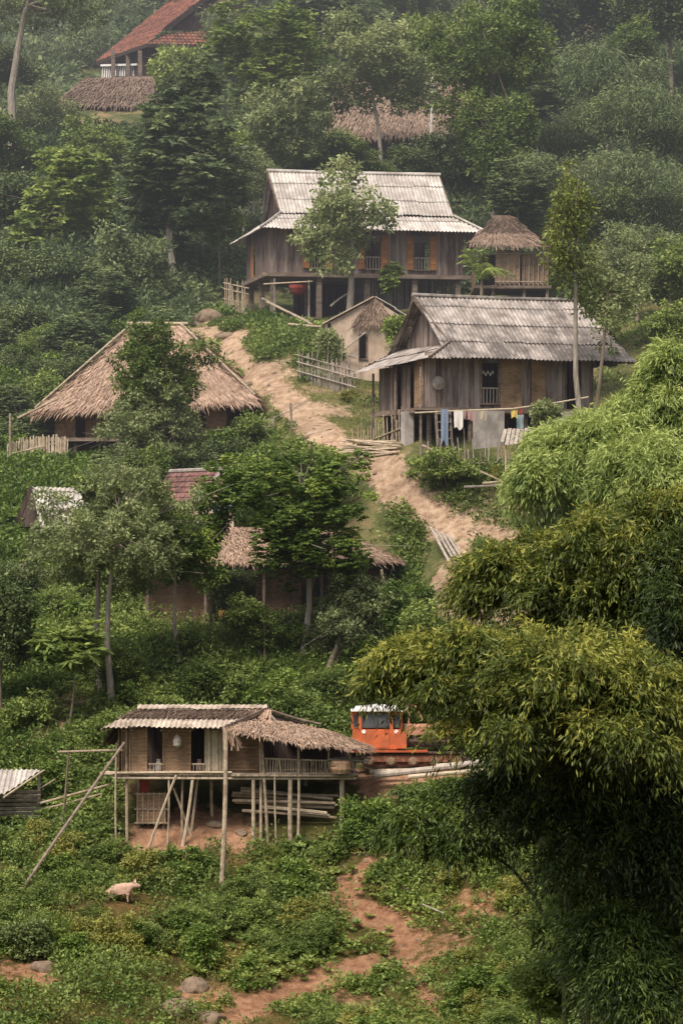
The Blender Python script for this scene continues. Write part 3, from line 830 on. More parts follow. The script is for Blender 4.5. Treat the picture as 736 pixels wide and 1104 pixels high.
# ------------------------------------------------------------------ house 1 (upper)
def upper_house():
    O = at(385, 295, 164)
    t = thing('stilt_house', 'large weathered wooden stilt house with pale corrugated roof and open orange shutters', 'house', O, math.radians(12))
    exc(O.x - 6.5, O.x + 7.5, 161.5, 172.5)
    D = 6.1; xl, xr = -4.42, 5.36
    # roof
    mid = [(-3.72, .5, 2.98), (4.98, .5, 2.98)]; midb = [(-3.72, 5.5, 2.98), (4.98, 5.5, 2.98)]
    rl, rr = V((-3.9, 3, 5.27)), V((4.88, 3, 5.27))
    el, er, ebl, ebr = (-5.0, -.95, 2.05), (6.3, -.95, 2.05), (-5.1, 6.9, 1.95), (6.3, 6.9, 2.05)
    rf = corr(t, [[mid[0], mid[1], rr, rl], [midb[1], midb[0], rl, rr]], 'sheet_white', jit=.06)
    b = MB(); up = .03
    corrugated(b, [el, er, V(mid[1]) - V((0, 0, .06)), V(mid[0]) - V((0, 0, .06))]); corrugated(b, [ebr, ebl, V(midb[0]) - V((0, 0, .06)), V(midb[1]) - V((0, 0, .06))])
    corrugated(b, [ebl, el, V(mid[0]) - V((0, 0, .07)), V(midb[0]) - V((0, 0, .07))]); corrugated(b, [er, ebr, V(midb[1]) - V((0, 0, .07)), V(mid[1]) - V((0, 0, .07))])
    b.build('skirt_roof', M['sheet_white'], rf, world=False)
    b = MB(); b.tube([rl + V((-.05, 0, .06)), rl.lerp(rr, .3) + V((0, 0, .03)), rl.lerp(rr, .7) + V((0, 0, .04)), rr + V((.05, 0, .06))], .09, 7, .6)
    b.build('ridge_cap', M['sheet_white'], rf, world=False)
    for a, c in ((el, mid[0]), (er, mid[1])): one('hip_cap', 'sheet_white', rf, lambda b: b.tube([V(a) + V((0, 0, .08)), V(c) + V((0, 0, .06))], .055, 6, .5))
    for s_ in (mid, midb):
        for k in (0, 1): one('bargeboard', 'beam', rf, lambda b: b.beam(V(s_[k]) + V((0, 0, -.1)), (rl if k == 0 else rr) + V((0, 0, -.12)), .05, .16, .3))
    # gable ends
    for x in (-3.55, 4.8):
        b = MB(); n = 22
        for i in range(n):
            y = .55 + 4.9 * i / n; h = 2.9 + 2.25 * (1 - abs(y + .11 - 3) / 2.5)
            b.box((x, y + .11, (2.75 + h) / 2), (.03, .215, max(.05, h - 2.75)), R.gauss(.35, .2))
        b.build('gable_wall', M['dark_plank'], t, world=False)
    # front wall in pieces
    wins = [(-2.72, -1.28), (.05, 1.50), (2.50, 3.96)]
    b = MB(); x = xl
    for a, c in wins + [(xr, xr)]:
        planks(b, (x, 0, 0), (a, 0, 0), -.02, 2.35, pw=.2); x = c
    for a, c in wins:
        planks(b, (a, 0, 0), (c, 0, 0), -.02, .22, pw=.2, tone=.35); planks(b, (a, 0, 0), (c, 0, 0), 1.97, 2.35, pw=.2, tone=.3)
    b.build('front_wall', M['plank'], t, world=False)
    for a, c in wins: window(t, a + .36, c - .36, .27, 1.92, -.03)
    b = MB(); planks(b, (xl, D, 0), (xl, 4.6, 0), -.02, 2.3, tone=.2); planks(b, (xl, 3.6, 0), (xl, .02, 0), -.02, 2.3, tone=.3); planks(b, (xl, 4.6, 0), (xl, 3.6, 0), 1.7, 2.3)
    b.build('side_wall', M['plank'], t, world=False)
    b = MB(); planks(b, (xr, 0.02, 0), (xr, D, 0), -.02, 2.5); b.build('side_wall', M['plank'], t, world=False)
    b = MB(); planks(b, (xr - .5, D, 0), (xl + .9, D, 0), -.02, 2.2); b.build('back_wall', M['plank'], t, world=False)
    one('door', 'shutter', t, lambda b: b.box((xl - .06, 4.1, .85), (.05, .5, 1.65)))
    b = MB(); b.box(((xl + xr) / 2, D / 2, -.13), (xr - xl + .1, D + .1, .14), .3)
    b.beam((xl - .35, -.14, -.1), (xr + .35, -.14, -.1), .1, .2, .6); b.beam((xl - .14, -.3, -.1), (xl - .14, D + .3, -.1), .1, .2, .5)
    b.build('floor', M['beam'], t, world=False)
    sp = [(x, y) for y in (.1, 3, 5.9) for x in (-4.2, -1.9, .5, 2.9, 5.1)]
    posts(t, sp, -.2, .12, square=True)
    # stake screen under the floor
    b = MB()
    for i in range(46):
        x = .3 + i * .105 + R.uniform(-.02, .02); b.pole((x, .9 + R.uniform(-.05, .05), -2.0), (x + R.uniform(-.06, .06), .9, -.22), .028, bend=.02, n=5)
    b.build('stake_screen', M['pole_grey'], t, world=False)
    b = MB(); planks(b, (-2.2, 4.0, 0), (5, 4.0, 0), -2.3, -.2, tone=.1); b.build('underfloor_shade_wall', M['dark_plank'], t, world=False)  # dark wall added to stand in for the shade under the floor
    # rail with washing in front left
    f = thing('drying_rack', 'thin bamboo drying rack in front of the large stilt house, holding a red basket', 'rack', G(310, 162.3))
    b = MB(); b.pole(at(284, 306, 162.3), at(337, 303, 162.3), .035); b.build('rail', M['pole'], f)
    for px in (296, 333):
        p = G(px, 162.4); b = MB(); b.pole(p - V((0, 0, .2)), at(px, 300 if px == 296 else 302, 162.4), .05); b.build('post', M['pole_grey'], f)
    c = at(321, 306, 162.25)
    b = MB(); b.tube([c + V((0, 0, -.05)), c + V((0, 0, -.2)), c + V((0, 0, -.42)), c + V((0, 0, -.52))], [.44, .42, .30, .15], 12, .5)
    o = b.build('basket', M['cloth_red'], None, origin=c); tag(o, 'red basket hanging from the drying rack under the large stilt house', 'basket')
    # steps of poles on the left side
    f = thing('fence', 'rickety bamboo fence at the left side of the large stilt house', 'fence', G(252, 168))
    b = MB()
    for i in range(13):
        px = 243 + i * 1.9; q = G(px, 169 - i * .2); b.pole(q - V((0, 0, .2)), q + V((R.uniform(-.1, .1), 0, 1.5 + R.uniform(-.3, .4))), .03)
    b.build('stakes', M['pole'], f)
    b = MB()
    for k in (.5, 1.0, 1.3): b.pole(G(241, 169.2, k), G(268, 166.6, k + .1), .03)
    b.build('rail', M['pole'], f)


def lower_right_house():
    O = at(535, 440, 133)
    t = thing('stilt_house', 'stilt house with dark grey corrugated roof and concrete slab under its floor', 'house', O, math.radians(22))
    exc(O.x - 4.6, O.x + 5.6, 131.2, 140.5)
    rl, rr = V((-2.52, 2.4, 4.56)), V((4.75, 2.4, 4.56))
    el, er = V((-3.35, -1.0, 1.88)), V((5.75, -1.0, 1.88)); ebl, ebr = V((-4.15, 5.2, 1.5)), V((5.75, 5.8, 1.88))
    ml, mlb = V((-2.12, -.14, 2.553)), V((-2.12, 4.94, 2.553))
    b = MB(); corrugated(b, [el, er, rr, rl, ml]); corrugated(b, [ebr, V((-3.35, 5.8, 1.88)), mlb, rl, rr])
    rf = b.build('roof', M['sheet_grey'], t, world=False)
    b = MB(); corrugated(b, [er, ebr, rr - V((0, 0, .02))]); b.build('skirt_roof', M['sheet_grey'], rf, world=False)
    b = MB(); corrugated(b, [ebl, el + V((0, 0, -.03)), ml + V((.05, 0, -.05)), mlb + V((.05, 0, -.05))], amp=.012)
    b.build('skirt_roof', M['sheet_grey'], rf, world=False)
    b = MB(); b.tube([rl + V((-.1, 0, .06)), rl.lerp(rr, .5) + V((0, 0, .02)), rr + V((.1, 0, .06))], .08, 7, .4); b.build('ridge_cap', M['sheet_grey'], rf, world=False)
    b = MB(); b.beam(ml + V((-.05, 0, -.02)), rl + V((-.05, 0, -.05)), .05, .2, .2); b.beam(mlb + V((-.05, 0, -.02)), rl + V((-.05, 0, -.05)), .05, .2, .2)
    b.tube([el + V((0, 0, .05)), ml + V((0, 0, .05))], .06, 6, .6)
    b.build('bargeboard', M['beam'], rf, world=False)
    b = MB(); n = 22
    for i in range(n):
        y = -.05 + 4.9 * i / n; h = 2.5 + 1.95 * (1 - abs(y + .11 - 2.4) / 2.5); b.box((-1.95, y + .11, (2.4 + h) / 2), (.03, .215, max(.05, h - 2.4)), R.gauss(.45, .2))
    b.build('gable_wall', M['plank'], t, world=False)
    D = 4.7; xl, xr = -3.1, 4.3; H_ = 2.2
    b = MB(); planks(b, (xl, 0, 0), (-.72, 0, 0), -.05, H_, pw=.24, tone=.6); planks(b, (1.1, 0, 0), (1.5, 0, 0), -.05, H_, tone=.4)
    planks(b, (2.15, 0, 0), (3.1, 0, 0), -.05, H_, tone=.5); planks(b, (-.72, 0, 0), (.12, 0, 0), -.05, .12, tone=.4); planks(b, (3.75, 0, 0), (xr, 0, 0), -.05, H_, tone=.3)
    b.build('front_wall', M['plank'], t, world=False)
    for a, c in ((.14, 1.08), (1.52, 2.12)):
        one('woven_panel', 'woven', t, lambda b: b.box(((a + c) / 2, -.04, 1.05), (c - a, .04, 2.1), .6))
    window(t, -.66, .06, .2, 1.95, -.02, shut=False)
    b = MB(); planks(b, (xl, D, 0), (xl, 2.9, 0), -.02, 1.75, tone=.3); planks(b, (xl, 1.0, 0), (xl, .05, 0), -.02, 1.85, tone=.6)
    planks(b, (xl, 2.4, 0), (xl, 1.5, 0), -.02, 1.75, tone=.2); b.build('side_wall', M['plank'], t, world=False)
    one('woven_panel', 'woven', t, lambda b: b.box((xl - .05, .5, 1.0), (.04, .85, 1.95), .45))
    b = MB(); planks(b, (xr, .05, 0), (xr, D, 0), -.02, 2.4); b.build('side_wall', M['plank'], t, world=False)
    b = MB(); planks(b, (xr, D, 0), (xl + .6, D, 0), -.02, 2.1, tone=.3); b.build('back_wall', M['plank'], t, world=False)
    b = MB(); b.box(((xl + xr) / 2, D / 2, -.15), (xr - xl + .2, D + .2, .14), .3); b.beam((xl - .5, -.18, -.1), (xr + .3, -.18, -.1), .1, .2, .45); b.beam((xl - .2, -.3, -.12), (xl - .2, D + .3, -.12), .1, .2, .45)
    b.beam((xl - .9, -.35, -.12), (xl + 1.2, -.35, -.12), .35, .06, .7)
    b.build('floor', M['beam'], t, world=False)
    posts(t, [(x, y) for y in (.1, 2.4, 4.5) for x in (-2.9, -1.1, 1.3, 2.9, 4.2)], -.2, .11)
    posts(t, [(xl - .3, -.3), (xl - .3, 2.3), (xl - .3, D)], 1.55, .06)
    one('pillar', 'concrete', t, lambda b: (b.box((-.55, -.45, -1.0), (1.3, .16, 1.75), .5)))
    one('pillar', 'concrete', t, lambda b: (b.box((3.05, -.1, -.8), (.5, .4, 1.4), .95)))
    one('pillar', 'concrete', t, lambda b: (b.box((-3.35, 1.2, -1.1), (.4, .4, 1.9), .9)))
    b = MB(); planks(b, (-3, 4.3, 0), (4, 4.3, 0), -2.1, -.2, tone=.1); b.build('underfloor_shade_wall', M['dark_plank'], t, world=False)  # dark boards put in as the shade below this house
    st = MB()
    for k in range(5): st.box((-2.55, -.6 + .02 * k, -1.6 + .33 * k), (.55, .25, .05))
    for s_ in (-.3, .3): st.beam((-2.55 + s_, -.75, -1.85), (-2.55 + s_, -.45, -.1), .06, .14)
    st.build('ladder', M['beam'], t, world=False)
    o = one('wall_hat', 'pole_grey', t, lambda b: b.tube([(-2.55, -.08, .95), (-2.55, -.12, .95), (-2.55, -.22, .95)], [.28, .2, .05], 12, .9))
    o.name = 'winnowing_tray'
    one('garlic_bunch', 'cloth_white', t, lambda b: [b.box((-.62 + .1 * i, .12, 1.35 + .08 * (i % 2)), (.06, .05, .12), .9) for i in range(6)])
    # washing line
    ln = MB(); pts = [at(447, 445, 131.0), at(500, 442.5, 130.9), at(553, 440.5, 130.8), at(600, 434, 130.9), at(634, 428, 131)]
    ln.tube(pts, .03, 5, .8); o = ln.build('washing_line', M['pole'], None, origin=pts[0]); tag(o, 'long pale bamboo washing pole in front of the grey roofed stilt house', 'washing line')
    for px, w, top, bot, mt_, lb in ((479, 8, 441, 478, 'cloth_blue', 'long faded blue sheet hanging at the left end of the washing pole'), (494, 10, 443, 462, 'cloth_white', 'white shirt hanging on the washing pole beside the blue sheet'),
                                     (501, 3, 443, 452, 'cloth_pink', 'small red and white cloth beside the white shirt on the washing pole'), (508, 9, 443, 453, 'cloth_pink', 'dusty pink garment on the washing pole before the concrete slab'), (520, 8, 443, 452, 'cloth_cream', 'pale cloth on the washing pole over the concrete slab'),
                                     (554, 7, 440, 450, 'cloth_yellow', 'bright yellow cloth on the washing pole'), (561, 4, 439, 447, 'cloth_red', 'small red cloth beside the yellow one on the washing pole'), (560.5, 8, 447, 463, 'cloth_teal', 'pale blue towel hanging below the small red cloth')):
        hang(px, w, top, bot, 130.85 if mt_ != 'cloth_teal' else 131.1, mt_, lb)


def hang(px, w, top, bot, Y, m_, lb, cat='laundry'):
    b = MB(); n, k = 6, 5; g0 = at(px, top, Y); s = Y / FPX; vs = []; ph = R.random() * 6
    for j in range(k + 1):
        for i in range(n + 1):
            u = i / n - .5; v = j / k
            vs.append(g0 + V((u * w * s * (1 - .15 * v * R.random()), .05 * math.sin(u * 9 + ph) * v - .03, -v * (bot - top) * s * (1 + .1 * math.sin(u * 7 + ph)))))
    b.add(vs, [(j * (n + 1) + i, j * (n + 1) + i + 1, (j + 1) * (n + 1) + i + 1, (j + 1) * (n + 1) + i) for j in range(k) for i in range(n)], .6)
    o = b.build('hanging_cloth', M[m_], None, smooth=True, origin=g0); tag(o, lb, cat, 'laundry on the washing pole' if cat == 'laundry' else None)


def left_thatch_house():
    O = at(160, 472, 143)
    t = thing('thatched_house', 'stilt house with tall hipped palm thatch roof, half hidden by a tree', 'house', O, 0)
    exc(O.x - 4.2, O.x + 4.2, 141.3, 149.5)
    rl, rr = V((-.8, 3, 5.0)), V((1.25, 3, 5.0)); fl, fr = V((-4.9, -.9, 1.05)), V((4.7, -.9, 1.55)); bl, br = V((-4.9, 6.9, 1.1)), V((5.0, 6.9, 1.9))
    b = MB(); k = dict(step=.2, ds=.075, length=.75, w=.055)
    thatch(b, rl, rr, fr, fl, conv=-.15, **k); thatch(b, rl, rl + V((0, .1, 0)), bl, fl, conv=-.15, **k); thatch(b, rr, rr + V((0, .1, 0)), br, fr, conv=-.15, **k)
    thatch(b, rr + V((0, .1, 0)), rl + V((0, .1, 0)), bl, br, step=.4, ds=.15, length=.9, w=.12)
    rf = b.build('roof', M['thatch'], t, world=False)
    b = MB(); b.pole(rl + V((-.1, -.1, .1)), fl.lerp(rl, .05) + V((-.1, -.1, .0)), .05); b.pole(rr + V((0, -.1, .1)), fr.lerp(rr, .05) + V((.05, 0, .1)), .05); b.pole(rl + V((-.3, 0, .12)), rr + V((.3, 0, .12)), .07)
    b.pole(fl + V((-.6, -.2, -.25)), fl + V((1.2, -.4, .6)), .05)
    b.build('roof_pole', M['pole'], rf, world=False)
    b = MB(); b.box((-3.55, .0, .65), (.85, .04, 1.3), .6); b.box((-1.5, 0, .65), (2.4, .04, 1.3), .4); b.box((2.9, 0, .7), (.9, .04, 1.5), .8); b.box((1, 0, .65), (2.4, .04, 1.4), .5)
    b.build('front_wall', M['woven'], t, world=False)
    b = MB(); b.box((-4, 3, .7), (.04, 6, 1.4), .3); b.box((3.4, 3.4, .8), (.04, 5.4, 1.6), .2); b.box((-.3, 6, .8), (7.4, .04, 1.6), .3); b.build('side_wall', M['woven'], t, world=False)
    b = MB(); b.box((-.3, 2.6, -.08), (7.9, 6.8, .12), .4); b.beam((-4.3, -.85, -.1), (3.9, -.85, -.1), .12, .14, .6); b.build('floor', M['beam'], t, world=False)
    posts(t, [(x, y) for y in (-.6, 3, 5.8) for x in (-3.6, -3.1, -.5, 1.6, 3.5)], 0, .11)
    b = MB()
    for z in (.15, .45, .75): b.pole((2.4, -1.1, z - .5), (4.3, -1.1, z - .35), .035)
    for i in range(7): b.pole((2.4 + i * .3, -1.12, -1.0), (2.4 + i * .3 + R.uniform(-.15, .15), -1.12, .25 + R.uniform(-.2, .3)), .035)
    b.build('railing', M['pole_grey'], t, world=False)
    # pale picket fence left of it
    f = thing('fence', 'pale curved bamboo picket fence below the left end of the hipped thatch house', 'fence', G(40, 141.5))
    b = MB(); top = lambda px: 478 - 8 * math.sin((px - 8) / 62 * 2.2)
    for i in range(58):
        px = 8 + i * 1.12; q = G(px, 141.3 + .6 * math.sin(i / 12.)); z = at(px, top(px) + R.uniform(-2.5, 2), q.y).z; z = max(z, q.z + .4)
        b.beam(q - V((0, 0, .2)), V((q.x + R.uniform(-.05, .05), q.y, z)), .055, .02)
    b.build('picket_panel', M['pole'], f)
    b = MB(); b.pole(G(8, 141.1, .55), G(72, 141.6, .85), .035); b.build('rail', M['pole'], f)
    b = MB(); q = G(11, 140.8); b.pole(q - V((0, 0, .5)), q + V((0, 0, 2.3)), .06); b.build('post', M['pole'], f)


def beige_house():
    O = at(385, 408, 148)
    t = thing('mud_hut', 'small beige mud walled hut with one dark window, between the two big stilt houses', 'hut', O, 0)
    exc(O.x - 1.6, O.x + 2.6, 147.6, 153)
    def L(px, py, y=0): q = at(px, py, 148 + y) - O; return q
    a, apex, r_ = L(350, 350), L(403, 322), L(440, 346); zb = -.4
    b = MB()
    w0, w1, zt, z_b = L(387, 360), L(394.5, 360), L(0, 360).z, L(0, 387).z
    al = V((a.x + .25, 0, zb))
    def topz(x): return a.z + (apex.z - a.z) * (x - a.x) / (apex.x - a.x) if x < apex.x else apex.z + (r_.z - apex.z) * (x - apex.x) / (r_.x - apex.x)
    def pan(x0, x1, z0, z1=None, x0b=None):
        x0b = x0 if x0b is None else x0b
        p = [V((x0b, 0, z0)), V((x1, 0, z0)), V((x1, 0, topz(x1) if z1 is None else z1)), V((x0, 0, topz(x0) if z1 is None else z1))]
        b.add(p + [q + V((0, .15, 0)) for q in p], [(0, 1, 2, 3), (7, 6, 5, 4), (0, 4, 5, 1), (1, 5, 6, 2), (2, 6, 7, 3), (3, 7, 4, 0)], .6)
    pan(a.x, w0.x, zb, x0b=a.x + .3); pan(w0.x, w1.x, zb, z_b); pan(w0.x, w1.x, zt); pan(w1.x, apex.x, zb); pan(apex.x, r_.x, zb)
    b.box((a.x + .2, 2, 1.0), (.14, 4, 2.9), .5); b.box((r_.x, 2, 1.0), (.14, 4, 2.6), .4); b.box(((a.x + r_.x) / 2, 4, 1.2), (r_.x - a.x, .14, 3), .4)
    b.build('wall', M['mud'], t, world=False)
    one('window', 'beam', t, lambda b: (b.box(((w0.x + w1.x) / 2, -.03, z_b), (.45, .08, .06)), b.box((w0.x - .03, -.02, (zt + z_b) / 2), (.06, .06, zt - z_b)), b.box((w1.x + .03, -.02, (zt + z_b) / 2), (.06, .06, zt - z_b))))
    b = MB(); up = V((0, 0, .06))
    b.slab(a + V((-.1, -.15, .02)), apex + V((0, -.15, .08)), apex + V((0, 4.2, .08)), a + V((-.1, 4.2, .02)), .05, .6)
    b.build('roof', M['mud'], t, world=False)
    b = MB(); corrugated(b, [r_ + V((.45, -.1, -.1)), r_ + V((.45, 4.2, -.1)), apex + V((.05, 4.2, .1)), apex + V((.05, -.1, .1))]); b.build('sheet_roof', M['sheet_white'], t, world=False)
    b = MB(); thatch(b, apex + V((-.15, .1, .05)), apex + V((.1, .1, .1)), L(428, 350, -.12), L(378, 352, -.12), step=.2, ds=.08, length=.45, w=.05); b.build('thatch_patch', M['thatch_dark'], t, world=False)
    for (p0, p1) in (((362, 384), (394, 358)), ((366, 380), (384, 386)), ((386, 400), (386, 356)), ((430, 400), (431, 352))):
        b = MB(); b.pole(L(*p0, -.25), L(*p1, -.2), .035); b.build('prop', M['pole_grey'], t, world=False)


def small_shelter():
    O = at(560, 307, 160)
    t = thing('thatched_hut', 'small thatched bamboo hut with woven walls right behind the large stilt house', 'hut', O, 0)
    exc(O.x - 2.5, O.x + 1.8, 159, 165)
    s = 160 / FPX
    def L(px, py, y=0): return at(px, py, 160 + y) - O
    k = dict(step=.17, ds=.08, length=.6, w=.06)
    b = MB(); A = L(541, 232, .7); Bk = L(546, 234, 3.6)
    thatch(b, A, Bk, L(592, 268, 4.2), L(596, 264, -.4), **k); thatch(b, Bk, A, L(506, 262, -.4), L(506, 268, 4.2), **k)
    rf = b.build('roof', M['thatch_dark'], t, world=False)
    b = MB(); thatch(b, L(518, 247, .3), L(562, 247, .3), L(588, 264, -.5), L(507, 262, -.5), step=.15, ds=.07, length=.55, w=.06, tint=.65); thatch(b, L(534, 232, .2), L(549, 232, .2), L(580, 256, 0), L(514, 254, 0), step=.15, ds=.06, length=.5, w=.06, tint=.2); b.build('gable_thatch', M['thatch_dark'], rf, world=False)
    b = MB(); b.box(((L(534, 0).x + L(560, 0).x) / 2, 0, .85), (1.1, .04, 1.65), .75); b.box(((L(562, 0).x + L(590, 0).x) / 2, .04, .8), (1.2, .04, 1.55), .45)
    b.box((L(591, 0).x, 2, .8), (.04, 4, 1.6), .4); b.box((L(512, 0).x, 2, .8), (.04, 4, 1.6), .3); b.box((0, 4, .9), (3.6, .04, 1.8), .2)
    b.build('wall', M['woven'], t, world=False)
    b = MB()
    for i in range(12): b.pole((L(534 + i * 5.1, 0).x, -.08, -.05), (L(534 + i * 5.1, 0).x + R.uniform(-.04, .04), -.08, 1.75 + R.uniform(-.1, .35)), .025)
    for z in (.15, 1.5): b.pole((L(533, 0).x, -.1, z), (L(591, 0).x, -.1, z), .03)
    b.build('lattice', M['pole_grey'], t, world=False)
    b = MB(); b.box((-.35, 2, -.1), (3.7, 4.2, .14), .4); b.build('floor', M['beam'], t, world=False)
    posts(t, [(-1.3, .1), (.2, .1), (1.3, .1), (-1.3, 3.8), (1.3, 3.8)], 0, .09)


def lower_hut():
    Y0 = 109.5; O = at(240, 836, Y0)
    t = thing('stilt_hut', 'bamboo stilt hut with corrugated and thatch roof on long poles over the bottom bank', 'hut', O, 0)
    exc(O.x - 3.6, O.x + 4.6, 109.0, 114.6)
    def L(px, py, y=0): return at(px, py, Y0 + y) - O
    D = 3.3
    # floor
    b = MB(); a, c = L(124, 0).x, L(384, 0).x
    b.box(((a + c) / 2, D / 2, -.03), (c - a, D, .05), .4)
    for i in range(60):
        x = a + (c - a) * (i + R.random() * .6) / 60; b.pole((x, -.12 - R.random() * .15, .03), (x + R.uniform(-.03, .03), 1.0, .03), .022, n=5, seg=1)
    b.build('floor', M['beam'], t, world=False)
    for z, y, x0, x1 in ((.04, -.14, 108, 386), (-.10, -.12, 122, 384), (.10, -.2, 122, 250), (-.02, -.2, 250, 382), (-.1, D, 124, 384)):
        b = MB(); b.pole((L(x0, 0).x, y, z + R.uniform(-.02, .02)), (L(x1, 0).x, y, z), .045, bend=.03, n=7, seg=8); b.build('floor_pole', M['pole'], t, world=False)
    b = MB()
    for i in range(9): b.pole((L(108, 0).x, .1 + i * .1, .05), (L(130, 0).x, .1 + i * .1, .05), .03, n=5, seg=1)
    b.build('side_ledge', M['pole'], t, world=False)
    zt = L(0, 785).z
    def pnl(x0, x1, y=.05, z0=.05, z1=zt, tn=.5, nm='wall_panel', skew=0, m='woven'):
        b = MB(); xa, xb = L(x0, 0).x, L(x1, 0).x
        b.box(((xa + xb) / 2, y, (z0 + z1) / 2), (xb - xa, .03, z1 - z0), tn)
        for k in range(3): b.beam((xa + .02, y - .03, z0 + (z1 - z0) * (.06 + .44 * k)), (xb - .02, y - .03, z0 + (z1 - z0) * (.06 + .44 * k)), .03, .035, .9)
        for x in (xa + .03, xb - .03): b.beam((x, y - .035, z0), (x, y - .035, z1), .03, .04, .85)
        return b.build(nm, M[m], t, world=False)
    pnl(139, 159, -.05, tn=.75, nm='door_panel'); pnl(175, 206, .05, tn=.45)
    b = MB(); xa, xb = L(221, 0).x, L(243, 0).x
    n = 15
    for i in range(n):
        x = xa + (xb - xa) * i / n; b.box((x, R.uniform(-.05, .05), zt / 2 + .03), (.05, .015, zt - .1 + R.uniform(-.15, .1)), R.gauss(.65, .2))
    b.build('slat_panel', M['pole'], t, world=False)
    pnl(130, 139, .1, tn=.3); pnl(246, 277, .5, tn=.35, z1=zt + .15); pnl(277, 281, .5, tn=.5)
    for cx, cy, w, d, h in (((L(126, 0).x + L(285, 0).x) / 2, D, L(285, 0).x - L(126, 0).x, .04, 1.8), ((L(285, 0).x + L(384, 0).x) / 2, D, L(384, 0).x - L(285, 0).x, .04, .95), (L(128, 0).x, D / 2, .04, D, 1.5), (L(279, 0).x, 2.0, .04, D - 1.2, 1.6)):
        one('wall', 'dark_plank' if w > 1 else 'woven', t, lambda b: b.box((cx, cy, h / 2), (w, d, h), .3))  # back walls coloured dark so the shade indoors is in the material
    # little sills and balusters in the two doorways
    for x0, x1 in ((160, 175), (207, 221)):
        b = MB(); xa, xb = L(x0, 0).x, L(x1, 0).x
        b.pole((xa, -.05, L(0, 824).z), (xb, -.05, L(0, 824).z), .03)
        for i in range(4): b.pole((xa + (i + .5) * (xb - xa) / 4, -.05, .05), (xa + (i + .5) * (xb - xa) / 4, -.05, L(0, 824).z), .018)
        b.build('door_rail', M['pole'], t, world=False)
    # veranda railing
    b = MB(); ra = lambda u: 818 + 3 * u
    b.pole(L(281, 818, -.05), L(380, 821, -.05), .035, seg=8, bend=.02); b.pole(L(281, 834, -.08), L(380, 834, -.08), .035)
    for i in range(26):
        px = 283 + i * 2.75 + R.uniform(-.6, .6)
        if px > 353: break
        b.pole(L(px, 835, -.06), L(px + R.uniform(-1, 1), 818 + (px - 281) * .03, -.06), .022, n=5)
    for p0, p1 in (((378, 819), (383, 836)), ((352, 834), (357, 820)), ((301, 820), (303, 836))): b.pole(L(*p0, -.1), L(*p1, -.1), .028)
    b.build('railing', M['pole'], t, world=False)
    for q0, q1 in ((L(353, 819, -.15), L(398, 821, -.25)), (L(360, 817, 1), L(400, 818, .6))):
        b = MB(); b.pole(q0, q1, .04); b.build('outrigger', M['pole_grey'], t, world=False)
    # roof: corrugated lower half with thatch over it
    e0, e1 = L(110, 785, -.75), L(236, 786, -.75); r0, r1 = L(150, 765, 1.55), L(288, 765, 1.55)
    m0, m1 = e0.lerp(r0, .48), e1.lerp(r1, .48)
    b = MB(); corrugated(b, [e0, e1, m1 + (m1 - e1) * .15, m0 + (m0 - e0) * .15], pitch=.165, amp=.024, sheet=3, jit=.05)
    rf = b.build('sheet_roof', M['sheet_beige'], t, world=False)
    b = MB(); thatch(b, r0, r1, m1 + V((.1, 0, .05)), m0 + V((0, 0, .05)), step=.12, ds=.05, length=.34, w=.04, lift=.05, slab=.05, tint=.3)
    b0, b1 = L(150, 785, 3.9), L(288, 785, 3.9); thatch(b, r1, r0, b0, b1, step=.25, ds=.12, length=.5, w=.08, tint=.3)
    thatch(b, L(128, 780, .1), L(134, 775, 1.6), L(122, 802, 1.6), L(113, 800, -.3), step=.12, ds=.06, length=.3, w=.05, tint=.2)
    b.build('roof', M['thatch_dark'], t, world=False)
    b = MB(); b.slab(r0 + V((-.05, -.25, .0)), r1 + V((0, -.25, .0)), r1 + V((0, .1, .12)), r0 + V((-.05, .1, .12)), .03, .7); corrugated(b, [r0 + V((0, -.3, .02)), r1 + V((0, -.3, .02)), r1 + V((0, .05, .16)), r0 + V((0, .05, .16))], amp=.014, lift=.02, sheet=3); b.build('ridge_cap', M['sheet_beige'], t, world=False)
    b = MB(); b.beam(e1 + V((.12, -.02, .0)), r1 + V((.05, 0, .04)), .05, .13, .6); b.beam(e0 + V((-.02, 0, -.06)), r0 + V((0, 0, -.06)), .05, .08, .4)
    for k in range(5): b.beam(e0.lerp(e1, k / 4) + V((0, .1, -.08)), r0.lerp(r1, k / 4) + V((0, 0, -.1)), .05, .05)
    b.build('rafter', M['beam'], t, world=False)
    # right hand hipped thatch
    b = MB(); k = dict(step=.11, ds=.045, length=.46, w=.045, lift=.06, slab=.07)
    thatch(b, L(262, 775, .9), L(312, 779, 1.5), L(330, 803, -.8), L(250, 788, -.75), tint=.62, **k)
    thatch(b, L(308, 779, 1.5), L(352, 789, 1.3), L(392, 809, -.75), L(325, 802, -.8), tint=.62, **k)
    thatch(b, L(350, 789, 1.4), L(354, 790, 2.2), L(398, 806, 2.4), L(392, 809, -.7), tint=.5, **k)
    thatch(b, L(312, 779, 1.6), L(352, 789, 1.5), L(372, 800, 3.6), L(300, 793, 3.8), step=.2, ds=.1, length=.5, w=.08)
    b.build('veranda_roof', M['thatch'], t, world=False)
    b = MB()
    for i in range(26):
        q = L(245 + R.uniform(-4, 8), 784 + R.uniform(-2, 3), -.8); b.beam(q, q + V((R.uniform(-.1, .35), R.uniform(-.1, .1), -R.uniform(.3, .75))), .05, .012)
    b.build('loose_thatch', M['thatch'], t, world=False); b = MB()
    for i in range(14):
        q = L(268 + i * 1.8, 764 + R.uniform(0, 2), 1.3); b.beam(q, q + V((R.uniform(-.1, .1), -.35, -R.uniform(.25, .42))), .08, .015)
    b.build('loose_thatch', M['thatch'], t, world=False)
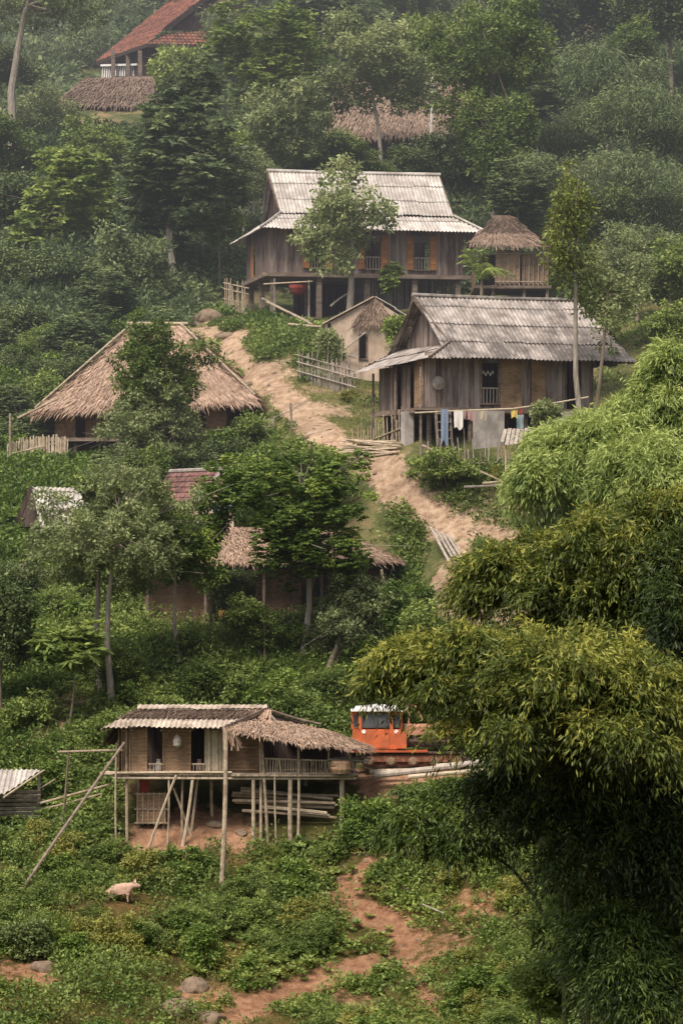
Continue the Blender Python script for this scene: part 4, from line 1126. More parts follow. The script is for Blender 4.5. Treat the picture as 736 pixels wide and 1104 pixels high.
    b = MB(); pts = [L(286, 764, 1.5), L(330, 778, 1.4)]; b.pole(pts[0], pts[1], .04); b.pole(L(286, 764, 1.6), L(300, 781, .6), .04); b.pole(L(285, 766, 1.6), L(346, 781, 1.5), .035); b.build('gable_pole', M['beam'], t, world=False)
    b = MB(); b.add([L(287, 768, 1.62), L(330, 780, 1.7), L(280, 782, 1.2)], [(0, 1, 2)], .2); b.build('gable_wall', M['dark_plank'], t, world=False)
    # posts (px top, py top, px foot, py foot, y, r)
    P = [(136.5, 787, 137, 876, .0, .055), (125.5, 801, 125, 880, -.25, .035), (273, 836, 273, 890, -.1, .07), (281, 838, 281, 890, .1, .055), (282, 800, 289, 890, -.15, .055), (280, 790, 281, 836, -.1, .045), (296, 834, 298, 900, -.2, .03),
         (313, 836, 313, 912, -.1, .085), (321.5, 802, 321, 911, -.15, .05), (368, 838, 368, 873, .2, .09), (182, 838, 180, 900, -.1, .04), (190, 836, 157, 928, -.35, .05), (208, 838, 196, 905, -.1, .06), (213, 838, 205, 900, .6, .05), (197, 838, 197, 900, .2, .045),
         (187, 850, 208, 905, .4, .045), (228, 838, 229, 872, 1.6, .06), (150, 838, 150, 872, 2.8, .06), (240, 838, 240, 862, 3.0, .07), (330, 838, 330, 862, 3.0, .07), (376, 806, 377, 838, -.1, .04), (355, 804, 355, 836, .0, .035)]
    for x0, y0, x1, y1, y, r in P:
        p = L(x0, y0, y); q = L(x1, y1, y); w = O + q
        gz = float(ground(w.x, w.y)) - O.z
        if y1 > 845 : q.z = min(q.z, gz) - .2 if gz < q.z + .1 else gz - .2
        b = MB(); b.pole(q, p, r, bend=.03, n=7); b.build('post', M['pole'], t, world=False)
    # tall front pole outside the roof
    f = MB(); w = at(243.5, 788, 107.2); g = V((at(238.5, 980, 107.2).x, 106.6, 0)); g.z = float(ground(g.x, g.y)) - .2
    f.pole(g, w, .085, bend=.05, n=8, seg=8, taper=.8); o = f.build('support_pole', M['pole'], None, origin=g); tag(o, 'tallest pale pole propping the roof in front of the bottom stilt hut', 'pole')
    # long diagonal pole and rail
    for nm, p0, p1, r, lb, bend in (('leaning_pole', at(134, 801, 108.9), hit(15, 972), .055, 'long brown pole leaning from the bottom stilt hut down to the left bank', .12), ('rail', at(62, 811, 109.2), at(132, 809, 109.2), .045, 'horizontal pole sticking out left of the bottom stilt hut near its roof', .03),
                             ('fence_post', at(74, 812, 109.25), G(67, 110.5, -.1), .045, 'grey post under the left end of the horizontal pole', .03)):
        b = MB(); b.pole(p1, p0, r, bend=bend, n=7, seg=8); o = b.build(nm, M['beam'] if r > .05 else M['pole'], None, origin=p1); tag(o, lb, 'pole')
    # lower cage
    Oc = at(163, 889, 110.2); c = thing('animal_cage', 'woven bamboo cage under the left end of the bottom stilt hut', 'cage', Oc)
    w_, h_ = 30 * 110 / FPX, 33 * 110 / FPX
    b = MB(); b.box((0, 0, h_ / 2 + .02), (w_, .04, h_), .75); b.box((-w_ / 2, .6, h_ / 2), (.04, 1.2, h_), .5); b.box((w_ / 2, .6, h_ / 2), (.04, 1.2, h_), .4); b.box((0, 1.2, h_ / 2), (w_, .04, h_), .3); b.build('panel', M['woven'], c, world=False)
    b = MB()
    for i in range(6): b.beam((-w_ / 2 + w_ * i / 5, -.04, 0), (-w_ / 2 + w_ * i / 5, -.04, h_ + .06), .035)
    for z in (.05, h_ * .5, h_): b.beam((-w_ / 2 - .1, -.05, z), (w_ / 2 + .1, -.05, z), .04)
    b.build('cage_frame', M['pole'], c, world=False)
    for x_ in (-.4, .4):
        b = MB(); b.pole((x_, .1, -.8), (x_, .1, 0), .05); b.build('leg', M['pole_grey'], c, world=False)
    hang(156, 11, 841, 857, 110.3, 'cloth_red', 'dark red cloth hanging under the floor of the bottom stilt hut', 'cloth')
    # lantern-like fish basket
    q = at(191, 792, 109.1); b = MB(); b.tube([q, q + V((0, 0, -.08)), q + V((0, 0, -.2)), q + V((0, 0, -.36)), q + V((0, 0, -.44))], [.02, .10, .15, .13, .05], 10, .8); b.tube([q, q + V((0, 0, .25))], .01, 4, .5)
    o = b.build('hanging_basket', M['pole_grey'], None, origin=q); tag(o, 'small pale grey basket hanging under the eave of the bottom stilt hut', 'basket')
    b = MB()
    q = at(367, 834, 109.0)
    b.tube([q + V((0, 0, .0)), q + V((0, 0, .15)), q + V((0, 0, .36)), q + V((0, 0, .42))], [.30, .36, .34, .30], 12, .35)
    o = b.build('storage_basket', M['woven'], None, origin=q); tag(o, 'brown woven basket at the right end of the veranda', 'basket')
    for i, (px, lb, m_) in enumerate(((215, 'reddish bundle on the sill of the middle doorway of the bottom stilt hut', 'cloth_pink'), (171, 'pale jar standing in the left doorway of the bottom stilt hut', 'cloth_white'))):
        q = at(px, 833, 109.75); b = MB(); b.tube([q, q + V((0, 0, .12)), q + V((0, 0, .26)), q + V((0, 0, .36)), q + V((0, 0, .44))], [.10, .13, .12, .07, .08], 9, .6)
        o = b.build('jar' if i else 'bundle', M[m_], None, origin=q); tag(o, lb, 'jar' if i else 'bundle')
    # stored poles under the floor
    for i in range(13):
        y = 110.0 + R.uniform(0, 1.4); a0 = R.uniform(248, 285); py = 853 + (i % 5) * 6 + R.uniform(-2, 2); e = R.uniform(345, 366)
        p0, p1 = at(a0, py - 2, y), at(e, py + R.uniform(0, 10), y - .4)
        b = MB(); b.pole(p0, p1, R.uniform(.04, .065), bend=.05); o = b.build('bamboo_pole', M['pole'], None, origin=p0); tag(o, 'bamboo pole stored under the veranda of the bottom stilt hut', 'pole', 'bamboo poles stored under the hut')


def hidden_houses():
    # long low thatched house behind the middle trees
    O = at(285, 672, 126.5)
    t = thing('thatched_house', 'low dark thatched house mostly hidden behind the middle trees', 'house', O, 0)
    exc(O.x - 4.8, O.x + 5, 126, 131.5)
    def L(px, py, y=0): return at(px, py, 126.5 + y) - O
    b = MB(); k = dict(step=.17, ds=.07, length=.55, w=.055)
    thatch(b, L(160, 566, 2.4), L(350, 572, 2.4), L(428, 606, -1.0), L(140, 606, -1.0), conv=.1, **k); thatch(b, L(350, 572, 2.5), L(352, 572, 2.7), L(432, 600, 5), L(428, 606, -1), **k)
    thatch(b, L(350, 572, 2.5), L(160, 566, 2.5), L(140, 600, 5.4), L(428, 600, 5.4), step=.4, ds=.2, length=.8, w=.15)
    b.build('roof', M['thatch'], t, world=False)
    b = MB(); b.box((-3.3, 0, 1.0), (2.4, .05, 2.1), .2); b.box((.3, 0, 1.0), (2.2, .05, 2.1), .25); b.box((3.4, .3, 1.0), (2.0, .05, 2.1), .1)
    b.box((0, 4, 1.1), (9, .05, 2.3), .1); b.box((-4.5, 2, 1), (.05, 4, 2.1), .2); b.box((4.5, 2, 1), (.05, 4, 2.1), .2); b.build('wall', M['woven'], t, world=False)
    one('floor', 'beam', t, lambda b: (b.box((0, 1.6, -.05), (9.4, 4.8, .12), .5), b.beam((-4.8, -.9, 0.0), (4.6, -.9, 0), .1, .12, .6)))
    posts(t, [(x, y) for y in (-.7, 3.8) for x in (-4.4, -2.2, 0, 2.2, 4.4)], 2.0, .07)
    one('side_table', 'shutter', t, lambda b: b.box((-1.4, -.6, .35), (.6, .5, .3), .8)).name = 'wooden_chest'
    # tiled hut
    O = at(230, 552, 131.5); t = thing('tiled_hut', 'small hut with dark red tile roof and cream gable, behind the two middle trees', 'hut', O, 0)
    def L(px, py, y=0): return at(px, py, 131.5 + y) - O
    A = L(236, 507); l_, r_ = L(210, 540), L(256, 536); back = V((-2.1, 3.4, 0))
    b = MB(); p = [V((l_.x + .3, 0, -.9)), V((r_.x - .15, 0, -.9)), V((r_.x - .15, 0, r_.z)), V((A.x, 0, A.z - .08)), V((l_.x + .3, 0, l_.z + .3))]
    b.add(p + [q + back * .96 for q in p], [(0, 1, 2, 3, 4), (9, 8, 7, 6, 5), (0, 5, 6, 1), (1, 6, 7, 2), (2, 7, 8, 3), (3, 8, 9, 4), (4, 9, 5, 0)], .7); b.build('wall', M['mud'], t, world=False)
    b = MB(); f = V((.1, -.2, 0)); corrugated(b, [l_ + back, l_ + f, A + f, A + back], pitch=.2, amp=.025, sheet=.26, lift=.05, jit=.01, group=1); corrugated(b, [r_ + f, r_ + back, A + back, A + f], pitch=.2, amp=.025, sheet=.26, lift=.05, jit=.01, group=1)
    b.build('roof', M['tile_dark'], t, world=False)
    b = MB(); b.beam(l_ + f, A + f, .06, .12, .8); b.beam(A + f, r_ + f, .06, .12, .8); b.tube([A + f + V((0, 0, .05)), A + back + V((0, 0, .05))], .08, 6, .3); b.build('bargeboard', M['concrete'], t, world=False)
    one('blue_band', 'cloth_blue', t, lambda b: b.box((.4, -.06, .2), (.9, .04, .3), .9)).name = 'blue_board'
    # corrugated shed at far left
    O = at(45, 575, 131); t = thing('shed', 'shed with dark gable and pale corrugated roof behind the left grey green tree', 'shed', O, 0)
    def L(px, py, y=0): return at(px, py, 131 + y) - O
    b = MB(); a0, a1, c1, c0 = L(44, 570, -.6), L(104, 572, -.6), L(84, 526, 1.5), L(34, 526, 1.5)
    corrugated(b, [a0, a1, c1, c0]); corrugated(b, [L(80, 575, 4), L(10, 572, 4), c0, c1]); b.build('roof', M['sheet_white'], t, world=False)
    b = MB(); planks(b, L(36, 0, .2), L(90, 0, .2), -1.5, .9, tone=.3); planks(b, L(26, 0, 3.5), L(36, 0, .2), -1.5, .6, tone=.1); b.build('wall', M['dark_plank'], t, world=False)
    b = MB(); b.add([L(17, 568, 1.4), L(44, 568, -.3), L(34, 528, 1.3)], [(0, 1, 2)], .2); b.beam(L(15, 570, 1.2), L(34, 525, 1.3), .06, .16, .5); b.build('gable_wall', M['dark_plank'], t, world=False)
    # bottom left lean-to
    O = at(10, 895, 111.5); t = thing('lean_to', 'lean-to with pale sheet roof over stacked logs, cut by the left edge at the bottom', 'shed', O, 0)
    def L(px, py, y=0): return at(px, py, 111.5 + y) - O
    b = MB(); corrugated(b, [L(-70, 858, -.9), L(4, 858, -.9), L(46, 830, .9), L(-40, 828, .9)], sheet=3, pitch=.165); b.build('roof', M['sheet_white'], t, world=False)
    b = MB(); b.pole(L(4, 860, -.95), L(47, 831, .9), .04); b.pole(L(-40, 832, .9), L(46, 832, .9), .04); b.build('rafter', M['pole'], t, world=False)
    for px, y0, y in ((42, 832, .8), (-2, 858, -.8), (-38, 832, .8)):
        p = L(px, y0, y); w = O + p; b = MB(); b.pole((p.x, p.y, float(ground(w.x, w.y)) - O.z - .2), p, .06); b.build('post', M['pole_grey'], t, world=False)
    for i in range(7):
        b = MB(); z = .1 + i * .14 - .0; b.pole(L(-60, 0, -.5) * 1 + V((0, 0, 0)), L(44, 0, -.3), .06); b.v = [V((q.x, q.y, z + (q.z - L(0, 0).z) * 0 + R.uniform(-.01, .01) + .06 * math.sin(k * 1.05))) for k, q in enumerate(b.v)]
        o = b.build('log', M['pole_grey'], None, world=True); o.data.transform(Matrix.Identity(4)); o.location = O + V((0, 0, .35)); tag(o, 'grey log stacked horizontally beside the bottom left lean-to', 'log', 'logs stacked by the lean-to')
    b = MB(); b.pole(at(44, 866, 111), at(118, 846, 110.6), .04); b.pole(at(50, 872, 111.2), at(110, 856, 111), .035); o = b.build('fence_rail', M['pole'], None, origin=at(44, 866, 111)); tag(o, 'pair of thin rails between the bottom left lean-to and the stilt hut', 'fence rail')


def top_houses():
    O = at(160, 90, 238); t = thing('tiled_house', 'big house with steep red tile roof and white balustrade at the top left', 'house', O, 0)
    A, B, C_ = at(104, 66, 244), at(158, 47, 234), at(262, 49, 237); F, K = at(232, -9, 238), at(214, -7, 250)
    S1, S2 = at(178, 31, 235.5), at(262, 30, 239)
    b = MB(); kk = dict(pitch=.32, amp=.04, sheet=.4, lift=.06, jit=.01, group=1)
    corrugated(b, [A, B, S1 + V((0, 0, .1)), F, K], **kk); b.build('roof', M['tile'], t)
    b = MB(); corrugated(b, [B, C_, S2, S1], **kk); b.build('skirt_roof', M['tile'], t)
    b = MB(); b.beam(S1, F, .12, .35, .3); b.beam(B + V((0, 0, -.12)), C_ + V((0, 0, -.12)), .1, .22, .2); b.beam(A + V((0, 0, -.12)), B + V((0, 0, -.12)), .1, .22, .2); b.build('bargeboard', M['dark_plank'], t)
    b = MB(); b.add([S1 + V((.2, .6, 0)), S2 + V((0, .4, 0)), at(262, -10, 239), F + V((0, .5, 0))], [(0, 1, 2, 3)], .5); b.build('gable_wall', M['dark_plank'], t)
    b = MB(); b.slab(at(150, 82, 236), at(262, 84, 238), at(262, 50, 238), at(150, 50, 236), .1, .2); b.slab(at(112, 84, 247), at(150, 82, 237), at(150, 50, 237), at(112, 64, 247), .1, .1); b.build('wall', M['dark_plank'], t)
    for px, Y in ((122, 240), (138, 238), (151, 235), (190, 235.5)):
        b = MB(); b.beam(at(px, 90, Y), at(px, 54, Y), .28, .28, .3); b.build('post', M['beam'], t)
    b = MB()
    for i in range(16): b.beam(at(110 + i * 2.4, 84, 243 - i * .35), at(111 + i * 2.4, 70 - i * .05, 243 - i * .35), .09)
    b.beam(at(109, 70, 243), at(148, 69, 237), .1, .14, .9); b.build('balustrade', M['white_paint'], t)
    one('floor', 'beam', t, lambda b: b.slab(at(108, 86, 245), at(150, 86, 234.5), at(262, 88, 237), at(240, 86, 246), .3, .4), world=True)
    # grey roof below it
    O = at(110, 112, 222); t = thing('thatched_house', 'house with an old grey brown roof right below the red tiled house', 'house', O, 0)
    b = MB(); thatch(b, at(92, 84, 224), at(165, 82, 224), at(168, 114, 220), at(58, 112, 220), step=.3, ds=.2, length=1.0, w=.12, tint=.25); b.build('roof', M['thatch_dark'], t)
    b = MB(); b.slab(at(66, 130, 220.8), at(160, 130, 220.8), at(160, 108, 220.8), at(66, 108, 220.8), .1, .3); b.build('wall', M['dark_plank'], t)
    # thatched house up the slope behind the big house
    O = at(430, 180, 205); t = thing('thatched_house', 'pinkish brown thatched house between the trees above the large stilt house', 'house', O, 0)
    b = MB(); thatch(b, at(366, 84, 208), at(498, 82, 208), at(512, 142, 203), at(345, 150, 203), step=.35, ds=.17, length=.95, w=.12, tint=.62); b.build('roof', M['thatch_dark'], t)
    b = MB(); planks(b, at(365, 0, 204), at(500, 0, 204), at(0, 186, 204).z, at(0, 140, 204).z, pw=.3, tone=.3); b.build('wall', M['plank'], t)
    b = MB(); b.pole(at(360, 83, 207.5), at(508, 80, 207.5), .07); b.build('ridge_pole', M['pole'], t)
    p = at(466, 76, 202.5); b = MB(); b.pole(G(464, 202.5), p, .08); o = b.build('white_pole', M['white_paint'], None, origin=G(464, 202.5)); tag(o, 'thin white pole in front of the pinkish thatched house on the upper slope', 'pole')
    # small red house top right
    O = at(610, 52, 233); t = thing('red_hut', 'small reddish hut with dark roof deep in the trees at the top right', 'hut', O, 0)
    b = MB(); b.slab(at(592, 54, 233), at(628, 54, 233), at(628, 22, 233), at(592, 30, 233), .2, .5); b.build('wall', M['tile'], t)
    b = MB(); thatch(b, at(600, 8, 236), at(650, 6, 236), at(640, 34, 231.5), at(585, 30, 231.5), step=.4, ds=.25, length=1., w=.2, tint=.3); b.build('roof', M['thatch_dark'], t)
    one('doorway', 'dark', t, lambda b: b.slab(at(597, 53, 232.9), at(606, 53, 232.9), at(606, 44, 232.9), at(597, 44, 232.9), .02, .5), world=True)  # near-black panel on the wall, painted as the unlit inside
    # pale low wall at left edge
    O = at(10, 125, 214); t = thing('sheet_roof_hut', 'low hut with pale flat roof cut by the left edge of the upper slope', 'hut', O, 0)
    b = MB(); corrugated(b, [at(-30, 124, 213), at(34, 124, 213), at(32, 116, 215.5), at(-30, 116, 215.5)]); b.build('roof', M['sheet_grey'], t)
    b = MB(); b.slab(at(-30, 142, 213.4), at(30, 142, 213.4), at(30, 124, 213.4), at(-30, 124, 213.4), .1, .3); b.build('wall', M['mud'], t)
    # bamboo racks in the trees
    for (x0, x1, y0, y1, Y, lb) in ((597, 642, 178, 197, 190, 'low bamboo rack half buried in the trees on the right slope'), (263, 284, 190, 222, 180, 'bamboo rack on the slope left above the large stilt house')):
        f = thing('bamboo_rack', lb, 'rack', G((x0 + x1) / 2, Y)); b = MB()
        for k in range(4): b.pole(at(x0, y0 + (y1 - y0) * k / 3.5, Y), at(x1, y0 + (y1 - y0) * k / 3.5 + 1, Y), .06)
        b.build('rail', M['pole'], f); b = MB()
        for k in range(5): b.pole(at(x0 + (x1 - x0) * k / 4, y1 + 8, Y), at(x0 + (x1 - x0) * k / 4, y0 - 2, Y), .05)
        b.build('stakes', M['pole_grey'], f)


def tractor():
    Y0 = 112.6; O = at(425, 829, Y0); t = thing('crawler_tractor', 'orange crawler tractor with white cab roof parked on the terrace beside the bottom stilt hut', 'tractor', O, 0)
    exc(O.x - 2, O.x + 4, 110.5, 116.5)
    def L(px, py, y=0): return at(px, py, Y0 + y) - O
    zb, zt = L(0, 808).z, L(0, 767).z; x0, xa, x1 = L(380, 0).x, L(388, 0).x, L(432, 0).x
    zw = L(0, 786.5).z
    b = MB()  # cab body: lower tub and corner pillars
    b.box(((xa + x1) / 2, .7, (zb + zw) / 2), (x1 - xa, 1.45, zw - zb), .6)
    p = [V((x0, .35, zb + .1)), V((xa, 0, zb)), V((xa, 0, zw)), V((x0, .35, zw))]; b.add(p + [q + V((0, 1.05, 0)) for q in p], [(0, 1, 2, 3), (7, 6, 5, 4), (0, 4, 5, 1), (2, 6, 7, 3), (3, 7, 4, 0)], .8)
    for x, y in ((xa, .03), (x1 - .32, .03), (x1, .25), (x0, .38), (x0, 1.35), (x1, 1.38), (xa, 1.4)): b.box((x, y, (zw + zt) / 2), (.11, .1, zt - zw), .7)
    b.box(((x0 + x1) / 2, .06, zt - .06), (x1 - x0, .06, .1), .7); b.box(((xa + x1) / 2, 1.4, (zw + zt) / 2), (x1 - xa, .05, zt - zw), .4)
    b.tube([(x1 - .05, -.06, L(0, 805).z), (x1 - .05, .5, L(0, 805).z)], .02, 6)
    cab = b.build('cab', M['orange'], t, world=False)
    b = MB(); b.box(((xa + x1 - .32) / 2, -.03, (zw + zb) / 2 + .02), (.9, .03, (zw - zb) * .9), .75); b.box((x1 - .5, -.055, zw - .12), (.1, .03, .03), .1); b.build('door', M['orange'], cab, world=False)
    for (a, c, y) in ((xa + .06, x1 - .38, .03), (x1 - .26, x1 - .03, .12)):
        one('window_pane', 'glass', cab, lambda b: b.box(((a + c) / 2, y, (zw + zt) / 2), (c - a, .02, zt - zw - .1), .5))
    one('window_pane', 'glass', cab, lambda b: b.add([V((x0 + .03, .33, zw + .05)), V((xa - .05, .05, zw + .05)), V((xa - .05, .05, zt - .1)), V((x0 + .03, .33, zt - .1))], [(0, 1, 2, 3)]))
    one('window_pane', 'glass', cab, lambda b: b.box((x1 + .0, .8, (zw + zt) / 2), (.02, 1.0, zt - zw - .1), .5))
    b = MB(); xs = [x0 - .06, x0 + .1, (x0 + x1) / 2, x1 - .1, x1 + .06]; zs = [0, .13, .2, .16, 0]; vs = []
    for y in (-.12, .4, 1.1, 1.55):
        for x, z in zip(xs, zs): vs.append(V((x, y, zt + z * (1 if .2 < y < 1.3 else .55))))
    fs = [(j * 5 + i, j * 5 + i + 1, (j + 1) * 5 + i + 1, (j + 1) * 5 + i) for j in range(3) for i in range(4)] + [(0, 1, 2, 3, 4), (19, 18, 17, 16, 15), (0, 5, 10, 15, 19, 14, 9, 4)]
    b.add(vs, fs, .7); b.build('cab_roof', M['white_paint'], cab, world=False)
    hx0, hx1 = x1, L(490, 0).x; hz = L(0, 782).z
    b = MB(); vs = []
    for x, k in ((hx0, 1), (hx1 - .15, .93), (hx1, .82)):
        for y, z in ((.25, L(0, 793).z), (.28, hz - .08), (.42, hz), (1.0, hz), (1.15, hz - .08), (1.2, L(0, 793).z)): vs.append(V((x, .7 + (y - .7) * k, z * (1 if k > .9 else .96))))
    fs = [(j * 6 + i, j * 6 + i + 1, (j + 1) * 6 + i + 1, (j + 1) * 6 + i) for j in range(2) for i in range(5)] + [(0, 1, 2, 3, 4, 5), (17, 16, 15, 14, 13, 12)]
    b.add(vs, fs, .85); b.build('hood', M['rust'], t, world=False)
    one('engine', 'track', t, lambda b: (b.box(((hx0 + hx1) / 2, .72, L(0, 800).z), (hx1 - hx0 - .1, .8, .42), .3), [b.tube([(hx0 + .2 + i * .28, .28, L(0, 804).z), (hx0 + .2 + i * .28, .28, L(0, 795).z)], .05, 6, .8) for i in range(6)], b.beam((hx0, .2, L(0, 799).z), (hx1, .2, L(0, 799).z), .05, .07, .9)))
    one('fender', 'orange', t, lambda b: (b.box((x1 + .02, .1, L(0, 798).z), (.34, .5, .55), .6), b.box(((x0 + hx1) / 2 - .5, .0, L(0, 810).z), (2.6, .5, .06), .2)))
    one('exhaust', 'rust', t, lambda b: b.tube([L(441, 784, .6), L(441, 770, .6), L(438, 758, .6)], [.06, .04, .04], 8, .8))
    one('lift_arm', 'rust', t, lambda b: b.tube([L(430, 757, .9), L(448, 762, .9), L(455, 775, .8)], .03, 6, .6))
    for y in (0, 1.2):
        zc = L(0, 820).z; rr = .27; xs0, xs1 = L(398, 0).x, L(492, 0).x; b = MB(); pts = []
        n = 10
        for i in range(n + 1): a = math.pi / 2 + math.pi * i / n; pts.append((xs0 + rr * math.cos(a), zc + rr * math.sin(a)))
        for i in range(n + 1): a = -math.pi / 2 + math.pi * i / n; pts.append((xs1 + rr * math.cos(a), zc + rr * math.sin(a)))
        for i in range(len(pts)):
            p, q = V((pts[i][0], y, pts[i][1])), V((pts[(i + 1) % len(pts)][0], y, pts[(i + 1) % len(pts)][1])); m_ = max(1, int((q - p).length / .14))
            for k in range(m_): b.beam(p.lerp(q, k / m_), p.lerp(q, (k + .85) / m_), .36, .05, R.uniform(.1, .9))
        tr = b.build('track', M['track'], t, world=False)
        one('track_frame', 'rust', tr, lambda b: (b.box(((xs0 + xs1) / 2, y - .1, zc + .06), (xs1 - xs0 + .1, .1, .2), .2), b.box(((xs0 + xs1) / 2, y - .02, zc), (xs1 - xs0 + .3, .06, .42), .05)))
        for x in np.linspace(xs0, xs1, 5): one('road_wheel', 'wheel', tr, lambda b: b.tube([(x, y - .19, zc - .02), (x, y - .1, zc - .02), (x, y + .1, zc - .02), (x, y + .19, zc - .02)], [.11, .2, .2, .11], 12, .6))
    for px in (392, 427): one('headlight', 'white_paint', t, lambda b: b.tube([L(px, 789, -.06), L(px, 789, .02)], [.07, .05], 10, .4))
    one('mirror', 'track', t, lambda b: (b.beam(L(379, 771, .1), L(375, 770, -.1), .02), b.box(L(375, 774, -.1), (.03, .12, .2), .3)))
    # logs and planks beside it
    for i, (p0, p1, Y, r) in enumerate((((404, 836), (470, 829), 111.3, .12), ((398, 833), (440, 831), 111.7, .09), ((470, 828), (522, 822), 111.5, .13), ((440, 838), (526, 830), 111.0, .08))):
        a, c = at(*p0, Y), at(*p1, Y); a.z = max(a.z, float(ground(a.x, a.y)) + r); c.z = max(c.z, float(ground(c.x, c.y)) + r)
        b = MB(); b.pole(a, c, r, n=9, bend=.03); o = b.build('log', M['bark_pale'] if i % 2 == 0 else M['pole'], None, origin=a, smooth=False)
        tag(o, ['thick pale log lying before the tracks of the orange tractor', 'short thin log at the left of the orange tractor', 'thick log right of the orange tractor below the bamboo', 'long thin pole in front of the orange tractor'][i], 'log')


def pig():
    g = hit(133, 973); s = .90
    me = bpy.data.meshes.new('pig_body'); c = g + V((0, 0, .42))
    P = []; E = []; Rr = []
    def v(x, y, z, r, p=None):
        P.append((x * s, y * s, z * s)); Rr.append(r * s)
        if p is not None: E.append((p, len(P) - 1))
        return len(P) - 1
    a = v(0, 0, .50, .20); b1 = v(-.25, 0, .49, .215, a); b2 = v(-.46, 0, .46, .17, b1); b3 = v(-.55, 0, .44, .08, b2); tl = v(-.60, .02, .46, .018, b3); tl = v(-.66, .03, .38, .012, tl)
    f1 = v(.22, 0, .51, .19, a); f2 = v(.38, 0, .54, .14, f1); h1 = v(.50, -.02, .56, .115, f2); h2 = v(.61, -.04, .52, .075, h1); h3 = v(.70, -.05, .49, .048, h2)
    for p, x, z0 in ((b2, -.42, .3), (f1, .24, .3)):
        for sy in (-1, 1):
            k = v(x, sy * .11, z0, .075, p); off = .05 * sy
            k = v(x + off + (-.03 if p == b2 else .0), sy * .12, .17, .04, k); k = v(x + off, sy * .12, .0, .03, k)
    me.from_pydata(P, E, []); o = bpy.data.objects.new('pig', me); COL.objects.link(o)
    o.location = g + V((0, 0, -.03)); o.rotation_euler = (0, math.radians(-8), math.radians(-6)); me.materials.append(M['pig'])
    sk = o.modifiers.new('skin', 'SKIN'); lay = me.skin_vertices[0].data if me.skin_vertices else None
    if lay is None: bpy.context.view_layer.objects.active = o; bpy.ops.mesh.customdata_skin_add() if False else None
    for i, r in enumerate(Rr): me.skin_vertices[0].data[i].radius = (r, r)
    me.skin_vertices[0].data[0].use_root = True
    sb = o.modifiers.new('sub', 'SUBSURF'); sb.levels = 2; sb.render_levels = 2; sk.use_smooth_shade = True
    dg = bpy.context.evaluated_depsgraph_get(); me2 = bpy.data.meshes.new_from_object(o.evaluated_get(dg)); o.modifiers.clear(); o.data = me2
    if not me2.materials: me2.materials.append(M['pig'])
    tag(o, 'pale pink pig walking to the right through the plants below the bottom stilt hut', 'pig')
    for sy in (-1, 1):
        b = MB(); q = V((.47, sy * .08 - .02, .66)) * s; b.add([q + V((-.05, 0, -.03)), q + V((.06, sy * .02, -.02)), q + V((.05, sy * .05, .12)), q + V((.0, sy * .02, .0))], [(0, 1, 2), (1, 3, 2), (3, 0, 2)], .5)
        b.build('ear', M['pig'], o, world=False)
        b = MB(); q = V((.60, sy * .055 - .04, .57)) * s; b.tube([q, q + V((0, sy * .02, 0))], .012, 6, .1); b.build('eye', M['dark'], o, world=False)
    exc(g.x - .5, g.x + .7, g.y - .8, g.y + .4)


def rock(px, py, w, h, seed, lb, group=None, sink=.55):
    g = np.random.default_rng(seed); c = hit(px, py); s = c.y / FPX; import bmesh as bm_
    bm = bm_.new(); bm_.ops.create_icosphere(bm, subdivisions=4, radius=1)
    d = g.normal(0, 1, (7, 3)); d /= np.linalg.norm(d, axis=1)[:, None]; cut = g.uniform(.55, .9, 7)
    for v in bm.verts:
        p = np.array(v.co)
        for dd, cc in zip(d, cut):
            k = p @ dd
            if k > cc: p = p - dd * (k - cc) * .85
        p = p * (1 + .035 * (g.random() - .5) + .22 * (float(fbm(p[0] * 3 + seed, p[1] * 3 + p[2] * 2, 1.0)) - .5)); v.co = V(p * np.array([w * s / 2, (w + h) * s / 4, h * s / 2]))
    me = bpy.data.meshes.new('rock'); bm.to_mesh(me); bm.free()
    a = me.attributes.new('tint', 'FLOAT', 'POINT'); a.data.foreach_set('value', g.uniform(.3, .7, len(me.vertices)).astype(np.float32))
    me.polygons.foreach_set('use_smooth', [True] * len(me.polygons)); o = link('rock', me, M['rock']); o.location = c + V((0, 0, -h * s * .12)); o.rotation_euler = (0, 0, g.random() * 6); tag(o, lb, 'rock', group)


